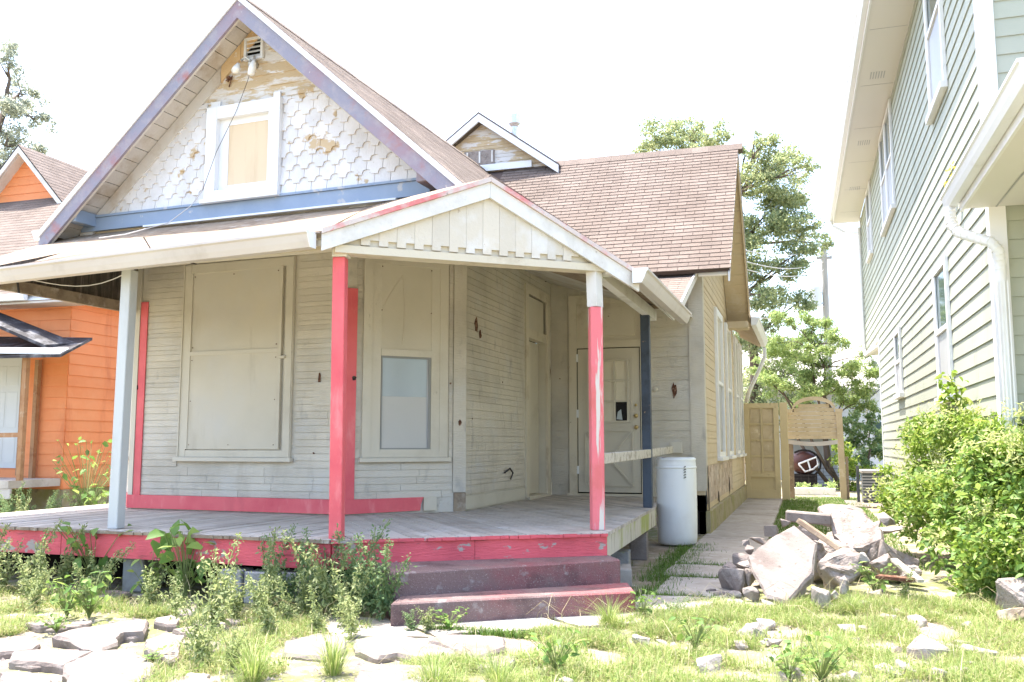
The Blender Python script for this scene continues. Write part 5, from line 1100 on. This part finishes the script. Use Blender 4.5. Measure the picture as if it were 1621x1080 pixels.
def blades(P, L, a, ln, w):
    n = len(P); d = np.stack([np.cos(a), np.sin(a), 0 * a], 1); s = np.stack([-np.sin(a), np.cos(a), 0 * a], 1) * (w if np.isscalar(w) else w[:, None]); up = np.array([0, 0, 1.])
    L = L[:, None]; ln = ln[:, None]
    m1 = P + up * L * np.maximum(.15, .55 - .12 * ln) + d * L * ln * .25; tp = P + up * L * np.maximum(.06, .95 - .36 * ln) + d * L * ln * .85
    v = np.stack([P - s, P + s, m1 + s * .8, m1 - s * .8, tp], 1).reshape(-1, 3); k = np.arange(n)[:, None] * 5
    return v, np.concatenate([k + [0, 1, 2], k + [0, 2, 3], k + [3, 2, 4]], 1).reshape(-1)
PROTO = {}
def weed(kind, x, y, z, h, label, group=None, cat='weed'):
    seed = R.randint(0, 3); key = (kind, seed); base = {'a': .5, 'd': .6, 'b': .4, 'B': .6, 'c': .3, 'f': .3, 'v': 1.0}[kind]
    nm = {'a': 'bushy_weed', 'd': 'spiky_weed', 'b': 'broadleaf_weed', 'B': 'tall_broadleaf_weed', 'c': 'grass_tuft', 'f': 'fern', 'v': 'climbing_weed'}[kind]
    if key not in PROTO:
        if kind == 'c':
            v, f = tuft(base, seed); o = trimesh(nm, v, f, M['gr']); PROTO[key] = [o.data]; bpy.data.objects.remove(o)
        else:
            m = M[{'a': 'lf_a', 'd': 'lf_d', 'b': 'lf_b', 'B': 'lf_b', 'f': 'lf_d', 'v': 'lf_b'}[kind]]
            b, P, sz, el = weed_a(base, m, seed * 7 + 1) if kind == 'a' else weed_a(base, m, seed * 7 + 2, 1.1, .04) if kind == 'd' else weed_b(base, m, seed, .085, 44) if kind == 'b' else weed_b(base, m, seed, .15, 46) if kind == 'B' else weed_a(base, m, seed, 1.4, .03) if kind == 'f' else weed_b(base, m, seed, .11, 80)
            s = b.build('stems', M['stem'], None, fix=False); l = (broad if kind in 'bBv' else leaves)('foliage', P, sz, m, None, el); PROTO[key] = [s.data, l.data]
            bpy.data.objects.remove(s); bpy.data.objects.remove(l)
    k = h / base; ms = PROTO[key]
    if kind == 'c':
        t = finish(nm, ms[0], None, None); t.location = (x, y, z)
    else:
        t = thing(nm, None, None, (x, y, z))
        for n_, me in zip(('stems', 'foliage'), ms):
            o = finish(n_, me, None, t)
    t.scale = (max(.6, k ** .7), max(.6, k ** .7), k); t.rotation_euler = (R.uniform(-.08, .08), R.uniform(-.08, .08), R.uniform(0, 6.28))
    return tag(t, label, cat, group)
gp_ = 'weeds growing along the porch front'
WEEDS = [
('a', -6.89, 6.53, .60, 'bushy pale weed before the pink skirt at the far left picture edge'), ('a', -6.51, 6.50, .66, 'tallest pale weed in the left clump by the skirt'),
('a', -6.36, 6.75, .62, 'pale bushy weed just left of the grey porch post'), ('b', -6.15, 6.85, .62, 'broad leaved weed reaching up at the grey post foot'),
('a', -5.84, 5.89, .34, 'short pale weed in the front of the left weed clump'), ('b', -5.33, 5.69, .30, 'broad leaved weed standing left before the stone slabs'),
('b', -5.17, 5.74, .33, 'broad leaved weed right of its twin before the stone slabs'), ('f', -5.95, 6.72, .32, 'low dark fern at the cinder block'),
('a', -5.04, 6.23, .46, 'pale weed right of the cinder block'), ('a', -4.73, 6.16, .32, 'low pale weed at the foot of the tall broadleaf weed'),
('B', -4.98, 6.60, .62, 'tall weed with large drooping leaves before the pink skirt'), ('b', -5.35, 6.60, .40, 'broad leaved weed in the dark gap right of the cinder block'),
('a', -3.98, 5.59, .66, 'tall pale weed in the middle of the stone slabs'), ('a', -4.30, 6.25, .56, 'upright pale weed before the mossy block'),
('a', -3.47, 4.78, .42, 'bushy pale weed at the bottom picture edge beside the slabs'), ('a', -3.21, 4.71, .36, 'bushy weed right of the one at the bottom edge'),
('a', -3.95, 6.25, .66, 'tall pale weed before the dark grey block'), ('a', -3.59, 5.94, .36, 'short weed between the slabs and the corner post'),
('d', -4.17, 6.58, .68, 'slender dark spike weed before the skirt left of the pink post'), ('d', -3.97, 6.56, .62, 'slim dark weed second left of the pink post'),
('d', -3.78, 6.56, .76, 'dense dark green weed close left of the pink post'), ('d', -3.60, 6.52, .72, 'dense dark weed standing right before the pink post'),
('d', -3.40, 6.50, .78, 'dark spiky weed just right of the pink post'), ('d', -3.16, 6.42, .76, 'dark thin weed before the skirt at the left end of the steps'), ('d', -3.02, 6.32, .70, 'dark weed against the left end of the upper step'),
('a', -3.66, 6.30, .54, 'pale weed below the pink corner post'), ('a', -3.40, 6.28, .70, 'tallest pale weed below and right of the pink post'),
('a', -3.15, 6.0, .44, 'pale weed in front of the steps left end'), ('a', -3.20, 6.22, .40, 'round pale weed touching the steps left end'),
('a', -3.23, 5.71, .34, 'low pale weed at the rear edge of the white slab'), ('a', -2.98, 5.75, .30, 'low pale weed right of the slab edge weed'),
('c', -2.94, 4.52, .36, 'large yellow green grass tuft at the bottom picture edge'), ('c', -2.61, 4.82, .34, 'upright grass tuft on the white slab'),
('c', -1.6, 4.79, .30, 'grass tuft right of the front slab at the bottom edge'), ('c', -1.9, 4.62, .30, 'spreading grass tuft beside the front slab corner'),
('a', -2.56, 6.1, .24, 'small yellow green weed at the lower step'), ('d', -2.66, 6.04, .18, 'small dark weed at the lower step left corner'), ('b', -2.44, 6.18, .14, 'tiny leafy weed at the middle of the lower step'),
('b', .05, 5.38, .26, 'light broad leaved weed at the bottom edge in the yard'), ('b', -.12, 5.44, .20, 'low leafy weed left of the bottom edge broadleaf'),
('b', -1.39, 5.21, .24, 'arching broad leaved weed in the grass right of the slabs'), ('b', -.7, 6.02, .22, 'leafy weed amid the yard stones'), ('b', -3.75, 4.69, .10, 'tiny leafy weed on the front slab'), ('b', -5.01, 5.26, .14, 'tiny leafy weed left of the big slab'),
('b', -1.2, 7.02, .2, 'small leafy weed at the right end of the lower step'), ('d', -1.0, 7.3, .14, 'low green weed in the first walkway joint'), ('c', -1.35, 6.5, .34, 'arching dry grass tuft before the steps'), ('b', .55, 8.6, .3, 'green weed growing between the rubble and the shrub'), ('a', .75, 8.3, .3, 'pale weed right of the rough rubble chunk'), ('c', .3, 7.7, .22, 'grass tuft at the front of the rubble heap'),
]
WEEDS += [('a', x, y, h, 'pale bushy weed within the dense clump before the left skirt') for x, y, h in ((-7.1, 6.6, .6), (-6.75, 6.3, .5), (-6.25, 6.35, .52), (-6.6, 6.05, .42), (-6.1, 6.1, .4), (-5.75, 6.45, .5), (-6.9, 6.2, .45), (-6.35, 5.75, .35), (-5.6, 6.15, .36), (-7.3, 6.3, .5))]
WEEDS += [('a', -3.85, 6.0, .5, 'pale bushy weed below the pink post just left of the tallest pale weed'), ('a', -3.5, 5.55, .42, 'pale bushy weed between the corner post and the white slab'), ('a', -3.6, 4.95, .4, 'pale bushy weed behind the bottom edge weeds beside the slabs'), ('a', -4.12, 6.05, .46, 'pale bushy weed left of the slab below the pink post')]
for k, x, y, h, lb in WEEDS: weed(k, x, y, -.01, h, lb, gp_ if y > 5.6 and x < -2.3 else None)
for k, x, y, h, lb in [('v', -11.55, 12.6, 1.35, 'tall leafy weed climbing before the orange wall'), ('d', -12.88, 12.3, .72, 'dark weed left of the orange porch corner'), ('d', -12.5, 12.3, .66, 'dark weed under the orange porch skirt'), ('d', -12.1, 12.4, .66, 'dark bushy weed right of the orange porch'), ('d', -11.6, 12.5, .60, 'dark weed below the climbing weed'), ('d', -13.3, 12.2, .75, 'dark weed at the far left under the orange porch'), ('b', -11.2, 12.4, .60, 'bright weed right of the climbing weed'), ('d', -10.7, 12.4, .55, 'dark weed behind the porch left end'), ('a', -11.9, 11.6, .45, 'pale weed in front of the orange house weeds'), ('a', -11.0, 11.2, .40, 'pale weed just beyond the porch left end'), ('d', -12.4, 11.8, .5, 'low dark weed in front of the orange porch')]:
    weed(k, x, y, 0, h, lb, 'weeds below the orange house')

# ================================================================== broken slabs in the yard
SL_ = {
'A': ([(-4.76, 4.95), (-4.79, 5.12), (-4.71, 5.38), (-4.62, 5.64), (-4.51, 5.6), (-4.29, 5.28), (-4.39, 5.2), (-4.32, 5.04), (-4.21, 4.93), (-4.18, 4.76), (-4.29, 4.77), (-4.41, 4.81), (-4.59, 4.92)], 0.046, 'largest pale broken slab with a cracked front edge'),
'B': ([(-4.12, 4.39), (-4.23, 4.74), (-4.09, 4.85), (-3.81, 4.7), (-3.63, 4.58), (-3.47, 4.35), (-3.41, 4.14), (-3.72, 4.04), (-3.95, 4.22)], 0.033, 'wide flat slab at the bottom edge right of the grey slab'),
'C': ([(-4.5, 4.36), (-4.64, 4.53), (-4.56, 4.65), (-4.21, 4.72), (-4.11, 4.38), (-4.2, 4.39)], 0.037, 'thin grey slab left of the wide bottom slab'),
'D': ([(-4.24, 4.06), (-4.19, 4.11), (-4.01, 4.11), (-3.86, 4.05), (-3.8, 3.97), (-3.73, 3.83), (-3.92, 3.77)], 0.054, 'thick slab in the bottom left picture corner'),
'E': ([(-4.15, 5.13), (-4.16, 5.34), (-3.99, 5.31), (-3.79, 5.0), (-3.61, 4.76), (-3.57, 4.63), (-3.81, 4.8), (-4.02, 4.96)], 0.033, 'smooth slab right of the largest cracked one'),
'F': ([(-4.58, 5.75), (-4.51, 5.85), (-4.37, 5.76), (-4.28, 5.61), (-4.34, 5.57), (-4.49, 5.62)], 0.033, 'small slab behind the largest cracked one'),
'G': ([(-5.92, 6.58), (-5.75, 6.72), (-5.56, 6.66), (-5.53, 6.49), (-5.63, 6.38), (-5.72, 6.39)], 0.033, 'slab lying right before the cinder block'),
'H': ([(-5.33, 5.3), (-5.36, 5.45), (-5.22, 5.47), (-5.08, 5.33), (-5.13, 5.24)], 0.033, 'little slab left of the largest cracked one'),
'I': ([(-4.9, 6.35), (-4.82, 6.5), (-4.59, 6.26), (-4.43, 6.01), (-4.54, 5.98)], 0.033, 'narrow slab below the tall drooping weed'),
'J': ([(-4.21, 5.47), (-4.15, 5.59), (-4.04, 5.55), (-3.93, 5.38), (-4.06, 5.36)], 0.029, 'small flat slab beside the tall middle weed'),
'K': ([(-2.35, 5.58), (-2.35, 5.76), (-1.99, 5.85), (-1.9, 5.81), (-1.82, 5.59), (-1.88, 5.41), (-1.91, 5.32), (-2.01, 5.36), (-2.13, 5.45), (-2.26, 5.54)], 0.041, 'raised pinkish slab nearest the steps'),
'L': ([(-2.88, 5.59), (-2.75, 5.8), (-2.53, 5.77), (-2.36, 5.6), (-2.26, 5.62), (-2.04, 5.36), (-2.04, 5.22), (-2.16, 5.16), (-2.28, 5.21), (-2.41, 5.27), (-2.49, 5.17), (-2.74, 5.33)], 0.025, 'bright white slab left of the raised pinkish one'),
'M': ([(-2.45, 4.83), (-2.32, 5.0), (-2.1, 4.99), (-1.99, 4.98), (-1.86, 4.63), (-2.31, 4.49)], 0.033, 'slab at the bottom edge below the bright white one'),
'N': ([(-1.98, 5.26), (-1.96, 5.34), (-1.83, 5.40), (-1.69, 5.45), (-1.68, 5.21), (-1.82, 5.1)], 0.020, 'half buried slab right of the raised pinkish one'),
'P': ([(-3.25, 5.35), (-3.15, 5.62), (-2.95, 5.6), (-2.8, 5.35), (-2.82, 5.1), (-3.1, 5.08)], 0.025, 'white slab behind the large grass tuft'),
'Q': ([(-4.95, 4.62), (-4.85, 4.85), (-4.68, 4.80), (-4.62, 4.66), (-4.75, 4.55)], 0.029, 'small slab left of the thin grey slab'),
}
for i, (k, (pts, z, lb)) in enumerate(SL_.items()):
    c = (sum(p[0] for p in pts) / len(pts), sum(p[1] for p in pts) / len(pts)); tl = R.uniform(-.03, .03), R.uniform(-.02, .03)
    P3 = [(x, y, z + (x - c[0]) * tl[0] + (y - c[1]) * tl[1]) for x, y in pts]
    o = slabmesh(P3, (0, 0, -.11), None, '', .008, .05, i).build('broken_slab', M['conc'], None)
    tag(o, lb, 'slab', 'broken slabs in the yard')
for i in range(26):
    x, y = R.uniform(-5.1, -3.2), R.uniform(4.0, 6.1); r_ = R.uniform(.07, .2); n_ = R.randint(5, 7); a0 = R.uniform(0, 6)
    if y > 5.7 and x > -3.6: continue
    P3 = [(x + r_ * R.uniform(.6, 1.1) * math.cos(a0 + t * 6.283 / n_), y + r_ * R.uniform(.6, 1.1) * math.sin(a0 + t * 6.283 / n_), R.uniform(.004, .016)) for t in range(n_)]
    o = slabmesh(P3, (0, 0, -.06), None, '', .006, .04, 60 + i).build('slab_fragment', M['conc'], None)
    tag(o, 'small pale slab fragment lying between the larger broken slabs', 'slab', 'slab fragments between the broken slabs')
# stones half buried in grass
ST = [(-0.31, 6.95, .12), (.08, 8.0, .16), (.24, 6.98, .14), (.35, 7.01, .07), (.43, 7.36, .08), (.74, 7.41, .13), (.91, 7.77, .07), (.66, 7.81, .09), (.56, 7.59, .1), (.66, 6.37, .21), (.54, 6.42, .07), (.83, 6.57, .14), (.94, 6.68, .11), (.75, 6.41, .07), (.99, 6.45, .16), (.41, 6.28, .09), (.13, 6.24, .09), (.28, 6.68, .06), (.53, 5.84, .13), (.66, 5.8, .13), (.42, 5.77, .13), (-.21, 6.4, .07), (-.13, 5.55, .13), (-.29, 6.39, .06), (-.01, 6.34, .05), (1.08, 7.35, .11), (.31, 6.36, .07), (-1.06, 6.09, .12), (-.42, 6.6, .19), (-.31, 7.02, .11), (-.93, 6.16, .06), (-1.53, 5.84, .06), (-.43, 6.27, .1), (-.27, 6.41, .06), (-1.27, 5.0, .1), (-.61, 5.21, .1), (-.97, 5.21, .04), (-.57, 5.62, .16), (.8, 5.95, .1), (.9, 6.1, .08), (.2, 5.6, .1), (-.35, 5.35, .08), (.05, 5.9, .08), (.5, 6.1, .1)]
pm_ = [rockmesh('yard_stone', 40 + k, 1, .8, .55, .10, 1) for k in range(6)]
for q in pm_: q.materials.append(M['stone'])
for i, (x, y, s) in enumerate(ST):
    o = finish('yard_stone', pm_[i % 6], None, None); o.location = (x, y, s * .12 - .01); o.scale = (s * 1.35,) * 3; o.rotation_euler = (R.uniform(-.2, .2), R.uniform(-.2, .2), R.uniform(0, 6))
    tag(o, 'pale broken stone half buried in the yard grass', 'stone', 'stones scattered in the yard grass')
o = rock('dark_rock', 'dark grey boulder under the shrub at the right edge', 'rock', (1.55, 8.15, .12), (.32, .3, .28), 5, 'rough'); o = rock('brown_rock', 'brown stone below the dark boulder at right', 'rock', (1.42, 7.75, .04), (.22, .2, .14), 9, 'wood')
# gravel and pebbles: nobody could count them
b = MB(); vs = []; fs = []
base = [(0, 0, .6), (.9, 0, 0), (.2, .8, 0), (-.8, .5, 0), (-.7, -.6, 0), (.3, -.8, 0)]; bf = [(0, 1, 2), (0, 2, 3), (0, 3, 4), (0, 4, 5), (0, 5, 1)]
for i in range(6500):
    t = R.random()
    if t < .45: x, y = R.uniform(-.9, 1.5), R.uniform(4.6, 7.4)
    elif t < .8: x, y = R.uniform(-5.6, -2.3), R.uniform(3.8, 6.5)
    elif t < .9: x, y = R.uniform(-3, 1), R.uniform(3.8, 6.2)
    else: x, y = R.gauss(.1, .5), R.gauss(8.4, .5)
    s = R.uniform(.004, .016) * (1.9 if R.random() < .10 else 1); a = R.uniform(0, 6.28); z = gz(x, y); k = len(vs)
    for p in base: vs.append((x + s * (p[0] * math.cos(a) - p[1] * math.sin(a)) * R.uniform(.7, 1.3), y + s * (p[0] * math.sin(a) + p[1] * math.cos(a)), z + s * p[2] * R.uniform(.8, 1.5)))
    fs += [tuple(j + k for j in f) for f in bf]
b.v = [Vector(v) for v in vs]; b.f = fs
stuff(b.build('gravel', M['stone'], None, fix=False), 'pale gravel and crumbled concrete scattered over the yard', 'gravel')

# ================================================================== rubble heap
gr_ = 'rubble heap beside the walkway'
big = [(-0.5, 8.24, .34), (-.33, 8.43, .47), (-.11, 8.62, .59), (.08, 8.46, .45), (.05, 8.31, .33), (.04, 8.18, .23), (-.1, 7.98, .09), (-.17, 7.87, .02), (-.34, 7.9, .06), (-.38, 7.98, .13), (-.46, 8.12, .24)]
o = slabmesh(big, (.02, .075, -.085), None, '', .006, .05, 3).build('concrete_slab', M['conc'], None); tag(o, 'large flat pinkish concrete slab leaning on the heap', 'slab', gr_)
rr = [(.21, 9.91, .6), (.28, 9.94, .65), (.43, 9.92, .67), (.57, 9.81, .6), (.69, 9.66, .49), (.69, 9.57, .39), (.51, 9.52, .3), (.36, 9.54, .29), (.23, 9.73, .43)]
o = slabmesh(rr, (.06, .16, -.19), None, '', .012, .05, 4).build('concrete_slab', M['rough'], None); tag(o, 'thick pitted concrete slab right of the wooden beam', 'slab', gr_)
bb = [(.12, 10.51, .63), (.23, 10.61, .66), (.48, 10.58, .65), (.57, 10.47, .62), (.6, 10.3, .58), (.53, 10.19, .55), (.22, 10.28, .57), (.13, 10.34, .59)]
o = slabmesh(bb, (0, .03, -.14), None, '', .01, .05, 5).build('concrete_slab', M['conc'], None); tag(o, 'flat pale slab at the top back of the heap', 'slab', gr_)
o = MB().bar((-.20, 9.8, .575), (.24, 9.80, .545), .16, .11).build('concrete_beam', M['conc'], None, bevel=.015); tag(o, 'pale concrete beam lying left of the pitted slab', 'beam', gr_)
o = MB().bar((-.06, 9.2, .57), (.30, 8.93, .34), .11, .05, (0, .3, 1)).build('lumber', M['wood'], None, bevel=.006); tag(o, 'weathered wooden beam lying across the middle of the heap', 'lumber', gr_)
RB = [((-.64, 8.5, .10), (.29, .22, .22), 'leftmost big pinkish chunk at the foot of the heap', 'conc'), ((-.57, 8.9, .24), (.19, .17, .13), 'rounded chunk above the leftmost big one', 'conc'), ((-.50, 8.62, .20), (.20, .18, .12), 'brownish chunk between the leftmost chunk and leaning slab', 'rough'),
 ((-.49, 8.42, .13), (.13, .14, .16), 'upright chunk touching the leaning slab left edge', 'conc'), ((-.50, 9.0, .30), (.18, .15, .10), 'white chunk behind the leaning slab left corner', 'conc'), ((-.46, 9.28, .36), (.17, .14, .08), 'flat layered stone at the heap left top', 'conc'),
 ((-.33, 9.5, .45), (.16, .06, .14), 'pointed shard standing at the heap left top', 'conc'), ((-.57, 9.3, .34), (.07, .06, .07), 'tiny chunk left of the flat layered stone', 'rough'), ((-.60, 8.15, .02), (.14, .12, .08), 'low white chunk in front of the leftmost big one', 'stone'), ((-.73, 8.2, .0), (.12, .1, .07), 'small buried chunk at the heap front left', 'conc'),
 ((-.47, 8.12, .04), (.15, .14, .12), 'pale chunk under the leaning slab lower left', 'stone'), ((.27, 8.85, .18), (.46, .36, .36), 'large lumpy rough rock right of the leaning slab', 'rough'), ((.08, 7.85, .07), (.19, .14, .18), 'white triangular chunk before the leaning slab', 'stone'), ((.28, 8.2, .13), (.07, .10, .16), 'narrow white chunk before the lumpy rock', 'stone'),
 ((.48, 8.72, .31), (.11, .1, .08), 'small white chunk right of the lumpy rock', 'stone'), ((.79, 9.8, .46), (.24, .2, .08), 'flat dark stone right of the pitted slab', 'rough'), ((.79, 10.25, .50), (.17, .15, .18), 'white angular block at the heap right top', 'stone'), ((.2, 8.12, .06), (.09, .09, .09), 'little chunk at the foot of the lumpy rock', 'stone'), ((-.82, 8.35, .0), (.11, .1, .07), 'outermost small chunk at the heap far left', 'conc'), ((.68, 9.3, .30), (.10, .12, .24), 'upright pale shard below the flat dark stone', 'conc'),
 ((.15, 9.5, .18), (.5, .5, .40), 'broad rough chunk inside the heap below the beam', 'rough'), ((-.25, 9.0, .14), (.55, .5, .34), 'broad chunk inside the heap behind the leaning slab', 'rough'), ((.45, 10.0, .2), (.6, .6, .5), 'broad chunk supporting the slabs at the heap back', 'rough'), ((.75, 9.6, .18), (.45, .5, .4), 'broad chunk inside the heap right side', 'rough')]
RB += [((-.05, 9.75, .40), (.3, .25, .2), 'rough chunk tucked under the concrete beam', 'rough'), ((.62, 9.0, .2), (.22, .2, .22), 'rough chunk left of the slanting plank', 'rough'), ((.5, 8.35, .05), (.16, .13, .12), 'brown grey chunk above the metal strip', 'rough'), ((-.2, 9.65, .52), (.12, .12, .09), 'white chunk on the beam left end', 'conc'), ((.9, 9.25, .1), (.2, .18, .22), 'grey chunk beside the foot of the slanting plank', 'rough'), ((.42, 7.95, .02), (.12, .1, .08), 'low chunk before the narrow white one', 'stone'), ((-.32, 7.85, .0), (.15, .11, .06), 'flat chunk at the leaning slab lowest corner', 'conc'), ((.05, 9.15, .3), (.25, .2, .2), 'grey chunk wedged under the wooden beam', 'rough'), ((.62, 10.2, .42), (.25, .25, .2), 'rounded chunk behind the pitted slab', 'rough'), ((-.72, 9.15, .1), (.16, .14, .12), 'grey chunk at the heap left rear foot', 'rough'), ((-.62, 9.6, .12), (.18, .15, .16), 'grey chunk at the heap rear beside the walkway', 'conc')]
for i, (l, s, lb, m) in enumerate(RB): rock('rubble_chunk', lb, 'rubble', l, s, 100 + i * 3, m, (R.uniform(-.2, .2), R.uniform(-.2, .2), R.uniform(-.5, .5)), gr_, .14 if m == 'rough' else .07, 2 if s[0] > .18 else 1)
o = MB().bar((.72, 8.8, .29), (.88, 8.3, .18), .055, .025).build('plank', M['rail'], None); tag(o, 'pale plank slanting down right of the heap', 'plank', gr_)
o = MB().bar((.56, 8.42, .19), (.82, 8.30, .19), .12, .025).build('metal_strip', M['rust'], None); tag(o, 'rusty metal strip lying below the slanting plank', 'metal strip', gr_)

# ================================================================== grass (stuff)
def grass(name, n, area_fn, hmin, hmax, m, label, w=.0028, lm=1.1):
    P = np.array([area_fn() for i in range(n)]); P = np.column_stack([P, [gz(x, y) for x, y in P]])
    L = rng.uniform(hmin, hmax, n) * (.6 + .8 * rng.random(n)); a = rng.uniform(0, 6.28, n); ln = rng.uniform(.2, lm, n)
    v, f = blades(P, L, a, ln, rng.uniform(.6, 1.3, n) * w); return stuff(trimesh(name, v, f, m), label, 'grass')
PT = [(-1.3, 5.6, .5), (-1.0, 6.2, .5), (-.6, 6.7, .5), (-.2, 7.3, .45), (.2, 7.6, .45), (-.8, 5.5, .5), (.3, 6.9, .5), (.8, 7.2, .5), (.9, 8.2, .4), (-1.5, 6.2, .35), (-1.1, 6.7, .35), (.9, 6.3, .4), (.2, 6.1, .4), (-1.6, 5.0, .5), (-.6, 5.0, .5), (.6, 5.4, .5), (1.2, 7.4, .5), (1.1, 5.9, .5), (-.7, 7.6, .3), (.5, 8.2, .35), (-1.9, 4.4, .35), (-.1, 5.2, .6), (-2.0, 5.0, .3), (.2, 8.0, .4), (-.9, 7.2, .35), (1.3, 6.6, .5), (.1, 6.6, .6), (.6, 7.6, .5), (1.3, 8.3, .4)]
PW = [(-6.5, 6.2, .6), (-5.7, 6.1, .5), (-5.9, 5.6, .5), (-4.9, 6.2, .3), (-4.2, 5.9, .25), (-3.7, 5.9, .4), (-3.3, 5.9, .35), (-3.4, 5.5, .35), (-3.7, 5.2, .3), (-3.3, 4.7, .4), (-6.3, 5.3, .6), (-3.2, 4.3, .3), (-5.5, 5.2, .25), (-3.9, 6.4, .3)]
def inpatch(pt):
    def f():
        while True:
            c = R.choice(pt); a = R.uniform(0, 6.28); r = c[2] * math.sqrt(R.random()); x, y = c[0] + r * math.cos(a), c[1] + r * math.sin(a)
            if noise.noise(Vector((x * 3, y * 3, 1))) + .26 > R.random() * .55: return x, y
    return f
grass('yard_grass', 105000, inpatch(PT), .03, .13, M['gr'], 'sunlit yellow green grass growing among the yard stones', .0017, 1.7)
grass('dry_grass', 16000, inpatch(PT + PW), .05, .16, M['straw'], 'dry straw coloured grass lying among the green blades', .0015, 2.6)
grass('weedy_grass', 24000, inpatch(PW), .03, .13, M['gr'], 'weedy pale grass growing between the broken slabs', .0017, 1.6)
grass('lawn_grass', 26000, lambda: (R.uniform(-.50, 1.2), R.uniform(10.5, 24)), .03, .07, M['grs'], 'short green lawn strip beside the walkway', .004)
def joint():
    t = R.random()
    if t < .35: return R.gauss(-1.3, .10), R.uniform(7.6, 12.2)
    if t < .6: return R.gauss(-1.05, .2), R.choice((8.1, 9.25, 10.2)) + R.gauss(0, .08)
    if t < .8: return R.gauss(-1.45, .09), R.uniform(9, 12)
    return R.uniform(-2.6, -1.4), 6.15 + (0) + .66 * 0 + R.gauss(0, .03) + R.uniform(0, 0) + .68 * 0
grass('joint_grass', 9000, joint, .03, .09, M['grs'], 'green grass sprouting in the walkway joints')
P = np.array([inpatch(PT + PW)() for i in range(22000)]); P = np.column_stack([P, [gz(x, y) + R.uniform(0, .05) for x, y in P]])
stuff(leaves('ground_cover', P, .026, M['gr'], None, .6), 'low leafy ground cover among grass and slabs', 'ground cover')
P = np.array([inpatch(PT + PW)() for i in range(5000)]); P = np.column_stack([P, [gz(x, y) + R.uniform(.004, .03) for x, y in P]])
stuff(leaves('leaf_litter', P, .03, M['straw'], None, .55, 1.2), 'dead leaves and straw litter strewn among grass and slabs', 'litter')
b = MB()
for i in range(160):
    x, y = inpatch(PT + PW)(); a = R.uniform(0, 6.28); l = R.uniform(.12, .34); z = gz(x, y)
    b.tube([(x, y, z), (x + math.cos(a) * l * .2, y + math.sin(a) * l * .2, z + l * .55), (x + math.cos(a) * l * .6, y + math.sin(a) * l * .6, z + l * .8), (x + math.cos(a) * l, y + math.sin(a) * l, z + l * R.uniform(.35, .8))], [.0022, .0018, .0014, .0008], 3)
stuff(b.build('dry_stems', M['straw'], None, fix=False), 'dry arching grass stems standing over the yard grass', 'stems')
bpy.context.view_layer.update()
